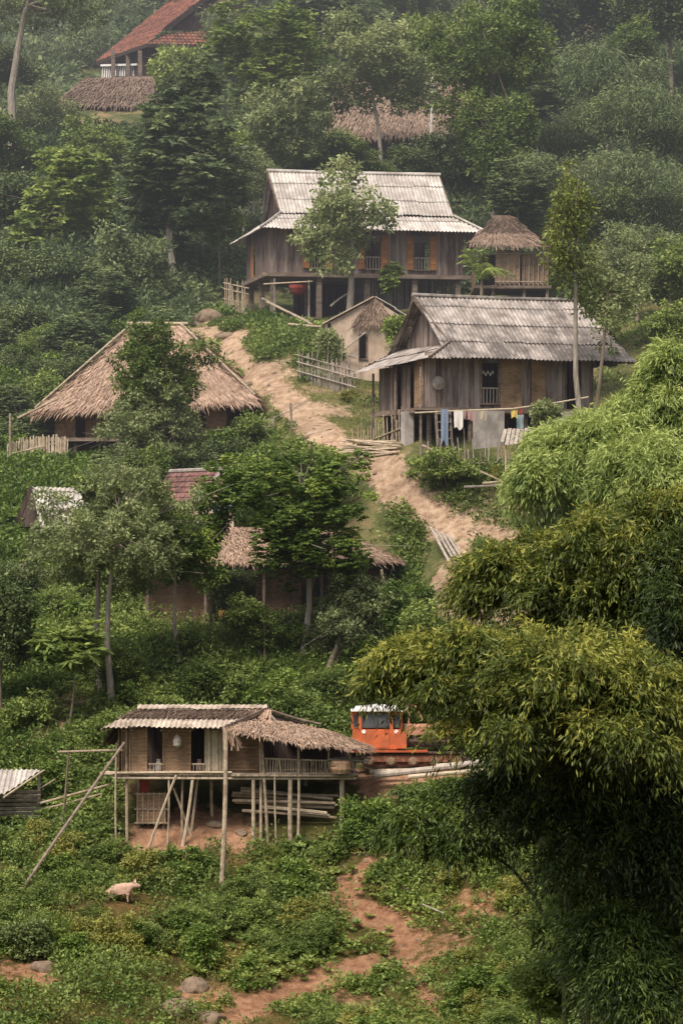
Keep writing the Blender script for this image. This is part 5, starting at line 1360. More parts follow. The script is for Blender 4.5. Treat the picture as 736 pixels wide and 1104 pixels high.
def fences():
    # stake fence by the path in front of the mud hut
    f = thing('fence', 'upright stake fence between the path and the beige mud hut', 'fence', G(350, 146))
    b = MB()
    for i in range(34):
        px = 322 + i * 1.85; Y = 147.0 - i * .05; q = G(px, Y); b.pole(q - V((0, 0, .2)), q + V((R.uniform(-.12, .12), 0, R.uniform(.9, 1.5) + (.8 if i in (11, 17, 25) else 0))), R.uniform(.02, .035), n=5)
    b.build('stakes', M['pole_grey'], f); b = MB()
    for h in (.35, .75, 1.05): b.pole(G(320, 147, h), G(384, 145.2, h + .1), .03)
    b.build('rail', M['pole_grey'], f)
    f = thing('fence', 'stake fence left of the pile of bamboo in front of the grey roofed stilt house', 'fence', G(415, 133.5)); b = MB()
    for i in range(20):
        q = G(382 + i * 3, 134.8 - i * .08); b.pole(q - V((0, 0, .2)), q + V((R.uniform(-.1, .1), 0, R.uniform(.7, 1.4))), .028, n=5)
    b.build('stakes', M['pole'], f); b = MB(); b.pole(G(380, 134.8, .5), G(440, 133.2, .6), .03); b.build('rail', M['pole'], f)
    f = thing('fence', 'low stake fence in front of the under floor of the grey roofed stilt house', 'fence', G(530, 130.9)); b = MB()
    for i in range(26):
        q = G(452 + i * 5.4 + R.uniform(-2, 2), 131.1); b.pole(q - V((0, 0, .2)), q + V((R.uniform(-.15, .15), 0, R.uniform(.5, 1.5))), .03, n=5)
    b.build('stakes', M['pole_grey'], f); b = MB(); b.pole(G(450, 131, .5), G(596, 130.9, .45), .03); b.build('rail', M['pole_grey'], f)
    # sloping pile of bamboo
    for i in range(20):
        u = i / 19; p0 = G(368 + R.uniform(-2, 7), 135.6 - u * 1.2, .15 + .9 * R.random()); p1 = G(428 + R.uniform(-8, 6), 133.0 - u * .8, .05 + .2 * R.random())
        b = MB(); b.pole(p0, p1, R.uniform(.028, .045), bend=.08); o = b.build('bamboo_pole', M['pole'], None, origin=p0); tag(o, 'bamboo pole in the sloping pile left of the grey roofed stilt house', 'pole', 'bamboo poles piled on the slope')
    for i in range(5):
        p0, p1 = hit(464, 572) + V((i * .21, 0, -.10 * i)), hit(485, 609) + V((i * .21 + R.uniform(-.04, .04), 0, -.06 * i))
        for p in (p0, p1): p += (V((0, 0, 0)) - p).normalized() * .9 + V((0, 0, .12))
        if i == 0: exc(p0.x - .5, p0.x + 1.7, p1.y - 3.2, p0.y + .6)
        b = MB(); b.beam(p0, p1, .10, .03, R.uniform(.5, .9)); o = b.build('plank', M['pole_grey'], None, origin=p0); tag(o, 'pale plank in the leaning row beside the lower path', 'plank', 'pale planks leaning beside the path')
    b = MB(); b.slab(at(512, 652, 122.0), at(522, 655, 121.6), at(530, 634, 122.3), at(520, 631, 122.6), .04, .8); o = b.build('board', M['sheet_white'], None, origin=at(515, 650, 122)); tag(o, 'single pale board lying near the end of the lower path by the bamboo', 'board')
    # loose sticks
    for i, (a, c, Y0, Y1, r, lb) in enumerate((((283, 326), (334, 363), 158.5, 155, .05, 'long stick lying on the bank below the large stilt house'), ((288, 330), (337, 366), 158, 154.5, .045, 'second long stick close beside the one on the bank'), ((311, 369), (346, 365), 154.5, 154.3, .06, 'short pale pole lying level below the two long sticks'),
                                           ((356, 330), (382, 312), 160.5, 161, .05, 'leaning pole at the foot of the slim tree before the large stilt house'), ((322, 475), (357, 467), 138.5, 138.9, .05, 'dark stick lying beside the path right of the small yellow line'), ((520, 521), (553, 517), 129.2, 129.3, .05, 'pale pole lying in the yard below the grey roofed stilt house'),
                                           ((500, 525), (548, 522), 129.0, 129.2, .05, 'lower pale pole in the yard below the grey roofed stilt house'), ((455, 480), (552, 524), 131, 129.2, .04, 'long thin cane lying diagonally over the yard plants'), ((411, 614), (426, 696), 121.8, 121.0, .05, 'thin upright bamboo stake right of the lower middle trees'),
                                           ((455, 975), (478, 985), 103, 102.5, .02, 'short stick on bare earth at the bottom right'), ((14, 885), (60, 840), 112.5, 112.3, .03, 'thin stick behind the log stack on the left'))):
        p, q = at(*a, Y0), at(*c, Y1)
        for v in (p, q): v.z = max(v.z, float(ground(v.x, v.y)) + r)
        if i in (0, 1, 2): p.z += .15; q.z += .35; p.y -= .6; q.y -= .8
        b = MB(); b.pole(p, q, r, bend=.05); o = b.build('stick', M['pole'] if i % 3 else M['pole_grey'], None, origin=p); tag(o, lb, 'stick')
    # yard platform with boards
    t = thing('low_platform', 'low rickety bamboo platform covered with old boards in the yard of the grey roofed house', 'platform', G(570, 130.2))
    b = MB()
    for i in range(12): b.beam(at(545 + i * 4.5, 462 + R.uniform(-1, 2), 130.9), at(541 + i * 4.8, 478 + R.uniform(-2, 2), 129.7), .14, .02)
    b.build('boards', M['pole_grey'], t); b = MB(); b.slab(at(560, 505, 129.6), at(600, 506, 129.6), at(600, 500, 130.4), at(560, 500, 130.4), .05, .6); b.build('shelf', M['concrete'], t)
    for px in (545, 572, 598):
        q = G(px, 129.9); b = MB(); b.pole(q - V((0, 0, .2)), at(px, 477, 129.9), .04); b.build('leg', M['pole'], t)
    # little line with yellow leaves
    f = thing('washing_line', 'thin sagging line with yellowed strips beside the hipped thatch house', 'washing line', G(313, 139.5))
    pts = [at(252, 462, 141.2), at(280, 456, 140.6), at(313, 443, 139.8), at(330, 432, 140)]
    one('line', 'pole_grey', f, lambda b: b.tube(pts, .02, 5, .5), world=True)
    one('post', 'pole_grey', f, lambda b: b.pole(G(315, 139.6, -.2), at(313, 434, 139.6), .05), world=True)
    one('strips', 'cloth_cream', f, lambda b: [b.beam(at(276 + i * 2.1, 456 - i * .75, 140.5), at(276 + i * 2.1 + R.uniform(-1, 1), 465 - i * .5 + R.uniform(-2, 3), 140.5), .05, .01, R.uniform(.1, .5)) for i in range(10)], world=True)
def T_(name, label, px, top, bot, hw, Y, n, L_, W_, mt, sty='broad', base=None, cat='tree', **k):
    """named tree by its look: crown spans top..bot rows, half width hw px, trunk foot at px `base`"""
    s = Y / FPX; c = at(px, (top + bot) / 2, Y); b = G(base if base is not None else px, Y)
    return make_tree(name, label, cat, b, c, hw * s * 1.08, hw * s * .9, (bot - top) / 2 * s * 1.05, n, L_, W_, mt, sty=sty, **k)


def named_trees():
    T_('slim_tree', 'slim tree with loose grey green crown standing right in front of the large stilt house', 373, 172, 292, 46, 160.2, 5200, .27, .12, 'leaf_grey', 'soft', base=376, seed=3, tr=.17, k=11, tone=.5, puff=.13, bark='bark_pale')
    T_('slim_tree', 'tall thin tree with sparse yellow green crown before the right end of the grey roof', 620, 195, 335, 34, 131, 2600, .22, .09, 'leaf_lime', 'soft', base=632, seed=5, tr=.11, k=12, tone=.28, puff=.16, bark='bark_pale')
    T_('slim_tree', 'sparse tree with airy grey green crown just behind the tall thin yellow green one', 655, 262, 372, 40, 131.4, 1300, .22, .09, 'leaf_grey', 'soft', base=641, seed=6, tr=.08, k=10, tone=.42, puff=.12)
    T_('bushy_tree', 'grey green bushy tree hiding the middle of the hipped thatch house', 176, 335, 455, 58, 139, 10000, .2, .085, 'leaf', 'broad', base=176, seed=8, tr=.14, k=13, tone=.36, puff=.13)
    T_('bushy_tree', 'loose lower tree in front of the hipped thatch house, just below the bushy one', 178, 400, 512, 76, 138.2, 11000, .19, .08, 'leaf_grey', 'soft', base=160, seed=9, tr=.10, k=14, tone=.36, puff=.11, trunks=3)
    T_('pale_trunk_tree', 'grey green tree with pale forked trunk left of the middle, largest on the left', 124, 505, 655, 90, 118, 19000, .17, .075, 'leaf_grey', 'broad', base=117, seed=12, tr=.11, k=15, tone=.42, puff=.11, bark='bark_pale', trunks=2)
    T_('dark_tree', 'darker rounded tree close behind the right side of the pale trunk tree', 182, 524, 655, 46, 121, 12000, .18, .08, 'leaf_rich', 'broad', base=194, seed=13, tr=.08, k=11, tone=.33, puff=.15, bark='bark_pale')
    T_('spreading_tree', 'spreading deep green tree in the middle of the hill with bright tips', 322, 478, 625, 98, 122, 32000, .18, .085, 'leaf_rich', 'star', base=325, seed=14, tr=.12, k=16, tone=.36, puff=.12, bark='bark_pale')
    T_('small_tree', 'small deep green tree squeezed between the pale trunk tree and the spreading tree', 226, 536, 612, 24, 122.5, 4200, .18, .08, 'leaf_rich', 'broad', base=228, seed=46, tr=.06, k=8, tone=.35, puff=.18)
    T_('bushy_tree', 'grey green bush tree under the right side of the spreading tree', 376, 618, 712, 58, 121.5, 12000, .17, .07, 'leaf_grey', 'soft', base=362, seed=16, tr=.11, k=12, tone=.33, puff=.13, trunks=2)
    T_('tall_tree', 'tall dark tree with drooping leaf rosettes left above the large stilt house', 190, 72, 262, 66, 172, 16000, .50, .17, 'leaf_blue', 'star', base=190, seed=18, tr=.22, k=16, tone=.42, puff=.10, bark='bark_pale')
    T_('bushy_tree', 'bushy tree with bright green tips left of the tall rosette tree', 68, 160, 300, 66, 178, 11000, .42, .19, 'leaf', 'star', seed=19, k=12, tone=.42, puff=.16)
    T_('bushy_tree', 'blue green rounded tree low in front of the tall rosette tree', 150, 228, 350, 58, 168, 10000, .27, .12, 'leaf_blue', 'broad', seed=21, k=12, tone=.42, puff=.14)
    T_('small_tree', 'round light green tree at the corner of the red tiled house', 196, 50, 98, 36, 226, 3500, .42, .2, 'leaf', 'broad', seed=22, k=8, tone=.6, puff=.18)
    T_('tall_tree', 'tall tree with pale leaning trunk and hazy crown at the top left corner', 40, -70, 45, 85, 205, 8000, .30, .10, 'leaf_grey', 'soft', base=14, seed=23, tr=.26, k=12, tone=.35, puff=.10, bark='bark_pale')
    T_('tall_tree', 'tall feathery mid green tree right beside the red tiled house', 285, -10, 140, 72, 196, 14000, .34, .13, 'leaf', 'star', seed=24, k=14, tone=.40, puff=.12)
    T_('round_tree', 'rounded grey green tree with bare inner branches left above the large stilt house', 304, 90, 182, 56, 184, 7000, .27, .12, 'leaf_grey', 'broad', seed=25, k=12, tone=.38, puff=.11)
    T_('leafy_tree', 'light grey green tree in front of the left half of the pinkish thatched house', 412, 12, 130, 60, 198, 10000, .30, .14, 'leaf_grey', 'broad', seed=26, k=12, tone=.48, puff=.14, bark='bark_pale')
    T_('round_tree', 'very dark rounded tree right behind the ridge of the large stilt house', 492, 118, 225, 50, 186, 9000, .27, .13, 'leaf_dark', 'broad', seed=27, k=11, tone=.35, puff=.16)
    T_('tall_tree', 'tall tree with white leaning trunk rising behind the small thatched hut', 522, -10, 130, 76, 180, 13000, .28, .13, 'leaf', 'broad', base=537, seed=28, tr=.20, k=13, tone=.36, puff=.13, bark='bark_pale')
    T_('leafy_tree', 'mid green tree beside the white leaning trunk', 545, 90, 235, 48, 176, 9000, .28, .12, 'leaf', 'broad', seed=29, k=11, tone=.30, puff=.14)
    T_('small_tree', 'small round green plant tree right under the windows of the large stilt house', 421, 284, 318, 13, 160.5, 900, .26, .14, 'leaf', 'star', seed=31, tr=.05, k=5, tone=.5, puff=.3, cat='plant')
    T_('bush', 'rounded green bush right of the hipped thatch house beside the path', 278, 452, 500, 34, 139.8, 4200, .18, .08, 'leaf', 'broad', seed=32, tr=.06, k=9, tone=.40, puff=.2, cat='bush')
    T_('bush', 'bright leaved bush row behind the spreading tree, left of the path', 310, 470, 530, 66, 131, 7000, .2, .09, 'leaf', 'broad', seed=33, tr=.06, k=10, tone=.45, puff=.18, cat='bush')
    T_('bush', 'green creeper bush against the right side of the beige mud hut', 428, 342, 378, 20, 146.6, 1800, .17, .09, 'leaf', 'soft', seed=34, tr=.04, k=6, tone=.6, puff=.25, cat='bush')
    T_('bush', 'thin climbing bush at the left side of the beige mud hut', 358, 350, 400, 14, 146.4, 1300, .17, .08, 'leaf_grey', 'soft', seed=35, tr=.04, k=6, tone=.5, puff=.2, cat='bush')
    T_('bush', 'yellow green bush left of the pig', 62, 928, 968, 26, 107.5, 1700, .15, .09, 'leaf_lime', 'star', seed=36, tr=.03, k=7, tone=.72, puff=.2, cat='bush')
    T_('dark_tree', 'very dark tree cut by the left edge at mid height', 0, 590, 720, 42, 117, 7000, .17, .08, 'leaf_dark', 'broad', seed=37, k=10, tone=.3, puff=.16)
    T_('broad_leaf_plant', 'shrub with large finger leaves left of the pale trunk', 75, 668, 735, 40, 116.3, 1500, .5, .14, 'leaf', 'star', seed=38, tr=.04, k=8, tone=.42, puff=.2, cat='plant')
    T_('dark_tree', 'dark tree between the spreading tree and the end of the lower path', 438, 625, 702, 34, 121, 5500, .17, .08, 'leaf_rich', 'broad', seed=39, tr=.08, k=9, tone=.24, puff=.18)
    T_('bush', 'dark green bush right of the bottom stilt hut between it and the tractor bank', 395, 855, 925, 40, 108.2, 5500, .14, .07, 'leaf_rich', 'broad', seed=40, tr=.05, k=9, tone=.30, puff=.2, cat='bush')
    T_('bush', 'rounded bush at the bottom left above the brown rock', 26, 985, 1035, 30, 101, 3500, .13, .06, 'leaf_dark', 'broad', seed=41, tr=.04, k=8, tone=.5, puff=.2, cat='bush')
    T_('bush', 'leafy bush hanging over the bank below the tractor', 452, 838, 880, 44, 108.5, 4500, .15, .06, 'leaf', 'soft', seed=42, tr=.04, k=9, tone=.42, puff=.18, cat='bush')
    T_('shrub', 'light green shrub in the yard before the washing pole of the grey roofed house', 485, 488, 516, 40, 130.0, 3000, .16, .08, 'leaf', 'broad', seed=43, tr=.025, k=9, tone=.55, puff=.2, cat='bush')
    T_('shrub', 'thin upright sapling before the white pillar of the grey roofed house', 585, 428, 462, 14, 130.3, 800, .16, .08, 'leaf_grey', 'soft', seed=44, tr=.04, k=5, tone=.5, puff=.25, cat='bush')
    T_('dark_tree', 'dark leafy tree behind the far left end of the bottom path bank', 470, 640, 720, 40, 119, 4500, .16, .08, 'leaf', 'broad', seed=45, tr=.06, k=9, tone=.4, puff=.18)
    # papaya like palm beside the small hut
    b = G(519, 158.5); t = thing('palm', 'young palm with arching fronds between the large stilt house and the small thatched hut', 'palm', b)
    top = at(519, 298, 158.5)
    one('trunk', 'bark', t, lambda q: q.tube([b - V((0, 0, .3)), b.lerp(top, .5), top], [.12, .09, .07], 7, .5), world=True)
    for i in range(13):
        an = i * 2.4; up = .75 + .9 * ((i * 7) % 5) / 5; L0 = 1.6 * R.uniform(.8, 1.1); P = []; D = []
        ax = V((math.cos(an), math.sin(an) * .8, 0)); prev = None
        for k in range(26):
            u = k / 25; p = top + ax * L0 * u * (1.25 - .5 * up) + V((0, 0, L0 * (up * 1.25 * u - .95 * u * u)))
            sd = V((-ax.y, ax.x, 0))
            for sgn in (-1, 1): P.append(tuple(p)); D.append(tuple(sd * sgn + ax * .7 + V((0, 0, -.35))))
        v, q = leaves(np.array(P) - np.array(b), np.array(D), .42, .05, np.full(len(P), R.uniform(.5, .9)), up=.8)
        link('frond', leafmesh('frond', v, q), M['leaf'], t)


def forest():
    C = crown_lib
    C('a', 'broad', 2.8, 3.2, 8000, .27, .13, 'leaf', tone=.36); C('b', 'star', 2.8, 3.4, 7500, .40, .15, 'leaf_blue', k=12, tone=.40)
    C('c', 'soft', 2.8, 3.0, 8000, .28, .11, 'leaf_grey', k=11, tone=.36, bark='bark_pale'); C('d', 'broad', 3.0, 3.0, 8500, .27, .13, 'leaf_dark', k=10, tone=.4, puff=.2)
    C('e', 'feather', 3.2, 3.2, 9000, .36, .07, 'leaf_blue', k=12, tone=.45, puff=.2); C('f', 'broad', 2.6, 3.0, 7500, .28, .14, 'leaf', k=12, tone=.45, puff=.14)
    C('g', 'broad', 2.6, 2.6, 6500, .40, .19, 'leaf_rich', k=11, tone=.40, puff=.16, H=1); C('h', 'soft', 2.6, 2.6, 6500, .40, .14, 'weeds', k=11, tone=.45, puff=.16, H=1)
    U = 'of the wooded slope'
    rows = [
        # key, px, top, Y, halfwidth, label
        ('d', 10, 175, 186, 60, 'dark tree at the left edge below the pale roof'), ('d', 20, 255, 172, 58, 'dark tree at the left edge over the shaded hollow'), ('d', 75, 268, 170, 52, 'dark tree low on the left slope beside the shaded hollow'),
        ('b', 115, 290, 162, 40, 'blue green tree right above the peak of the hipped thatch roof'), ('a', 15, 110, 200, 60, 'tree at the left edge under the pale leaning trunk'), ('f', 100, 118, 202, 48, 'loose tree right below the old grey brown roof'),
        ('c', 45, 95, 214, 52, 'hazy tree under the roof corner of the red tiled house'), ('f', 240, 130, 186, 40, 'light green tree between the rosette tree and the large stilt house'), ('a', 236, 200, 172, 26, 'small tree right against the left gable of the large stilt house'),
        ('c', 262, 160, 180, 32, 'greyish tree above the left gable of the large stilt house'), ('d', 340, 135, 188, 44, 'dark tree over the left part of the large pale roof'), ('a', 390, 140, 190, 40, 'tree over the middle of the large pale roof'),
        ('d', 445, 150, 184, 36, 'dark tree over the right part of the large pale roof'), ('a', 340, 30, 210, 52, 'tall tree at the top, left of the pinkish thatched house'), ('f', 470, 10, 214, 56, 'light tree at the top above the pinkish thatched house'),
        ('b', 350, -30, 228, 70, 'hazy tree at the very top between the red tile roof and the pinkish house'), ('e', 655, 42, 196, 62, 'large rounded feathery tree near the top right'), ('e', 610, 108, 184, 56, 'feathery tree left below the large rounded one at the top right'),
        ('e', 705, 88, 182, 62, 'feathery dark tree at the right edge, upper slope'), ('e', 690, 160, 172, 62, 'feathery tree at the right edge above the bank of bamboo'), ('e', 600, 165, 172, 50, 'feathery tree behind the small thatched hut'),
        ('b', 560, 175, 170, 40, 'blue green tree right over the roof of the small thatched hut'), ('d', 645, 195, 164, 46, 'dark tree behind the tall thin yellow green one'), ('c', 690, 238, 156, 44, 'grey green tree right of the tall thin yellow green one'),
        ('c', 660, 262, 150, 40, 'low grey tree beyond the right end of the grey roof'), ('f', 720, 250, 152, 46, 'light green tree at the right edge level with the small hut'), ('a', 625, 300, 146, 34, 'small tree behind the grey roof ridge at its right end'),
        ('f', 735, 322, 140, 40, 'bright tree at the right edge over the grey roof level'), ('f', 722, 372, 138, 28, 'bright tree just right of the grey roof'), ('d', 560, -40, 224, 62, 'dark tree at the top behind the white leaning trunk'),
        ('d', 645, -50, 226, 66, 'very dark tree at the top above the reddish hut'), ('d', 720, -40, 216, 66, 'very dark tree in the top right corner'), ('a', 690, 20, 212, 42, 'tree at the upper right right of the reddish hut'),
        ('a', 590, 60, 205, 40, 'tree right below the reddish hut'), ('c', 250, -50, 246, 60, 'hazy tree above the red tile roof'), ('c', 140, -40, 262, 66, 'hazy pale tree left of the red tile roof at the top'),
        ('e', 70, 20, 250, 60, 'hazy feathery tree behind the pale leaning trunk'), ('c', 190, -60, 262, 60, 'faint far tree right at the top above the red house'), ('a', 150, 475, 136, 40, 'tree between the hipped thatch house and the tiled hut'),
        ('f', 100, 500, 134, 40, 'light tree behind the corrugated shed on the left'), ('d', 20, 600, 127, 36, 'dark tree below the corrugated shed'), ('a', 30, 520, 136, 28, 'tree at the far left over the corrugated shed'),
        ('d', 250, 610, 124.6, 26, 'small dark tree before the low thatched house'), ('a', 285, 640, 121.5, 40, 'green tree low at the left foot of the spreading tree'), ('f', 450, 395, 137.8, 0.1, None),
        ('d', 10, 320, 162, 56, 'dark tree at the left edge level with the hipped thatch roof'), ('b', 82, 340, 158, 40, 'blue green tree just left of the peak of the hipped thatch roof'), ('a', 30, 395, 152, 46, 'tree left of the hipped thatch roof eave'),
        ('d', 600, 500, 126, 40, 'tree just above the foreground bamboo, right of the path'), ('a', 650, 480, 125, 44, 'tree behind the pale bamboo at the right'), ('a', 130, 690, 119.5, 46, 'tree low behind the pale trunk'), ('a', 195, 705, 119, 44, 'low leafy tree above the ridge of the bottom hut'),
        ('f', 260, 710, 119.5, 50, 'leafy low tree behind the bottom hut ridge, right part'), ('a', 330, 735, 118, 44, 'leafy low tree behind the thatch end of the bottom hut'), ('f', 30, 740, 117, 42, 'leafy low tree at the left edge above the bottom lean-to'),
        ('a', 80, 790, 114.5, 40, 'leafy bush tree behind the leaning pole of the bottom hut'), ('a', 30, 815, 114, 30, 'leafy bush tree behind the bottom lean-to'), ('f', 480, 700, 118, 44, 'leafy tree above the orange tractor'), ('a', 410, 725, 118, 36, 'leafy tree just left above the orange tractor'),
    ]
    for key, px, top, Y, hw, lab in rows:
        if lab is None: continue
        put_tree(key, px, top, Y, hw, lab, group=None)
    g = random.Random(5)
    for i in range(70):   # trees lost in the mass of the upper forest
        Y = g.uniform(205, 300); px = g.uniform(-30, 766); q = G(px, Y); py = HOR - q.z / Y * FPX
        if 20 < px < 250 and Y < 262: continue
        if 350 < px < 515 and Y < 212: continue
        put_tree(g.choice('abcdef'), px, py - g.uniform(60, 110), Y, g.uniform(36, 56), 'tree of the hazy forest that covers the top of the hill', name='forest_tree', group='trees of the forest at the top of the hill')
    for i, (px, top, Y, hw) in enumerate(((635, 960, 91, 64), (712, 940, 90, 70), (672, 1020, 87, 70), (585, 1010, 91, 52))):
        put_tree('f' if i % 2 else 'a', px, top, Y, hw, ['dark shrub tree at the foot of the bamboo', 'dark shrub tree at the right edge under the bamboo', 'leafy shrub in the bottom right corner', 'leafy shrub at the bottom beside the bare earth'][i], cat='bush', name='bush')


def bushes():
    g = random.Random(21); py_ = lambda q: HOR - q.z / q.y * FPX
    for n, ya, yb, pa, pb, wa, wb, keys, lab, grp in ((95, 92, 109.5, -10, 560, .45, 1.0, 'afgha', 'low rounded bush among the plants of the bottom slope', 'low bushes on the bottom slope'), (60, 113, 126, -10, 470, .6, 1.3, 'afga', 'rounded bush on the green slope between the bottom hut and the middle trees', 'bushes behind the bottom hut'),
                                                (46, 134, 164, -20, 240, .9, 1.7, 'adgb', 'bush on the shaded slope left of the hipped thatch house', 'bushes on the left slope'), (22, 124, 162, 300, 620, .35, .7, 'afh', 'small bush on the grassy bank beside the upper path', 'small bushes beside the upper path')):
        k = 0; tries = 0
        while k < n and tries < 2000:
            tries += 1; Y = g.uniform(ya, yb); px = g.uniform(pa, pb); q = G(px, Y)
            if float(gridval(PM, q.x, q.y)) > .05 or min(float(gridval(PD, q.x, q.y + e_)) for e_ in (-.5, .5, 1.5, 2.5)) < .7 or (Y > 134 and Y < 141.5 and px < 90) or (px < 260 and py_(q) > 1035) or any(a - .4 < q.x < b and c - .5 < q.y < d for a, b, c, d in EXC): continue
            key = g.choice(keys); L_ = _lib[key]; w = g.uniform(wa, wb); sc = w / L_['rx']; s2 = sc * g.uniform(.7, 1.0)
            base = V((q.x, q.y, q.z - s2 * (L_['H'] + L_['rz'] * .75)))
            if L_['obj'] is None:
                t = make_tree('bush', lab, 'bush', (0, 0, 0), (0, 0, L_['H'] + L_['rz']), L_['rx'], L_['rx'], L_['rz'], L_['n'], L_['L_'], L_['W_'], L_['mt'], L_['bark'], L_['sty'], seed=77, k=L_['k'], tr=L_['tr'], tone=L_['tone'], puff=L_['puff'], group=grp)
                L_['obj'] = t; t.matrix_basis = Matrix.Identity(4); t.location = base; t.scale = (sc, sc, s2)
            else:
                t = copy_thing(L_['obj'], base, g.uniform(0, 6.28), (sc, s2), lab, grp); t.name = 'bush'; t['category'] = 'bush'
            k += 1


def bamboos():
    def arc(x0, y0, x1, y1, Y0, Y1, n=9, bow=.25):
        a, c = at(x0, y0, Y0), at(x1, y1, Y1); out = []
        for i in range(n):
            u = i / (n - 1); p = a.lerp(c, u); h = (c - a).length; p.z += math.sin(math.pi * u) * h * bow; out.append(p)
        return out
    Yb = 84; base = G(690, Yb)
    gy = lambda px, Y: HOR - float(G(px, Y).z) / Y * FPX
    B = bamboo
    B('lower yellow green bamboo dome that hangs over the tractor', G(700, 80), [ell(600, 765, 77, 118, 92, 2.6), ell(508, 716, 77.5, 80, 42, 1.7), ell(438, 714, 78, 38, 24, .9), ell(670, 790, 76.5, 85, 95, 2.4)],
      [(arc(690, gy(690, 80), 560, 740, 80, 77), .035), (arc(705, gy(705, 80), 640, 730, 80, 77), .035)], 4600, seed=2, tone=.42, spray_len=1.0, per=24)
    B('upper dark bamboo dome with yellow top at the right, above the lower one', G(715, 84), [ell(655, 640, 83, 95, 90, 2.6), ell(565, 618, 83.5, 60, 42, 1.7), ell(520, 628, 84, 28, 26, .8), ell(715, 600, 82.5, 60, 75, 2)],
      [(arc(715, gy(715, 84), 600, 620, 84, 83), .035), (arc(730, gy(730, 84), 700, 560, 84, 83), .035)], 4600, seed=3, tone=.36, spray_len=1.0, per=24)
    B('darkest bamboo at the right edge under the two domes', G(735, 82), [ell(735, 760, 81, 60, 190, 3), ell(650, 880, 80, 110, 95, 2.8), ell(560, 855, 80.5, 50, 55, 1.6), ell(735, 930, 79.5, 50, 90, 2)],
      [(arc(735, gy(735, 82), 735, 620, 82, 81, bow=.02), .035), (arc(670, gy(670, 82), 690, 800, 82, 81, bow=.02), .03)], 4200, seed=4, tone=.34, mt='bamboo_dark', per=24, spray_len=1.2)
    B('dark feathery bamboo low at the right edge', G(725, 86), [ell(700, 1000, 85, 70, 75, 2), ell(650, 985, 86, 50, 60, 1.6), ell(680, 940, 84, 70, 50, 1.5), ell(690, 1060, 78.5, 70, 45, 1.6), ell(662, 1020, 79, 46, 55, 1.2)], [(arc(700, gy(700, 86), 690, 950, 86, 85, bow=.02), .03)], 4600, seed=9, tone=.30, mt='bamboo_green', per=24)
    c = [at(608, 1065, 88), at(596, 1010, 88), at(575, 965, 88), at(553, 938, 88), at(528, 920, 88), at(500, 905, 88), at(462, 895, 88)]
    B('single arching bamboo culm with drooping leaves at the bottom centre right', G(610, 88), [ell(462, 890, 88, 44, 24, .9), ell(510, 900, 88, 46, 32, 1.0), ell(545, 900, 88.4, 38, 26, .8), ell(590, 860, 87, 45, 38, 1.1), ell(492, 862, 89, 36, 26, .8)],
      [([G(612, 88, -.2)] + c, .075)], 2100, seed=5, tone=.46, mt='bamboo_green', per=24, spray_len=.8)
    B('pale feathery bamboo at the right, beyond the dark domes', G(690, 112), [ell(655, 488, 111, 70, 46, 2.4), ell(728, 430, 112, 34, 60, 1.7), ell(590, 512, 110, 34, 28, 1.2), ell(700, 520, 109, 60, 50, 2), ell(690, 455, 112, 40, 36, 1)],
      [(arc(690, gy(690, 112), 640, 440, 112, 111, bow=.05), .05), (arc(700, gy(700, 112), 725, 395, 112, 111, bow=.03), .05)], 5600, L_=.27, W_=.045, seed=6, tone=.46, mt='bamboo_pale', per=26, spray_len=1.2)
    B('bright bamboo tips reaching left under the low platform', G(640, 115), [ell(600, 482, 116, 28, 24, 1), ell(632, 466, 116, 28, 22, 1)], [(arc(640, gy(640, 115), 610, 450, 115, 116, bow=.05), .04)], 900, L_=.26, W_=.045, seed=7, tone=.55, mt='bamboo_pale', per=24)


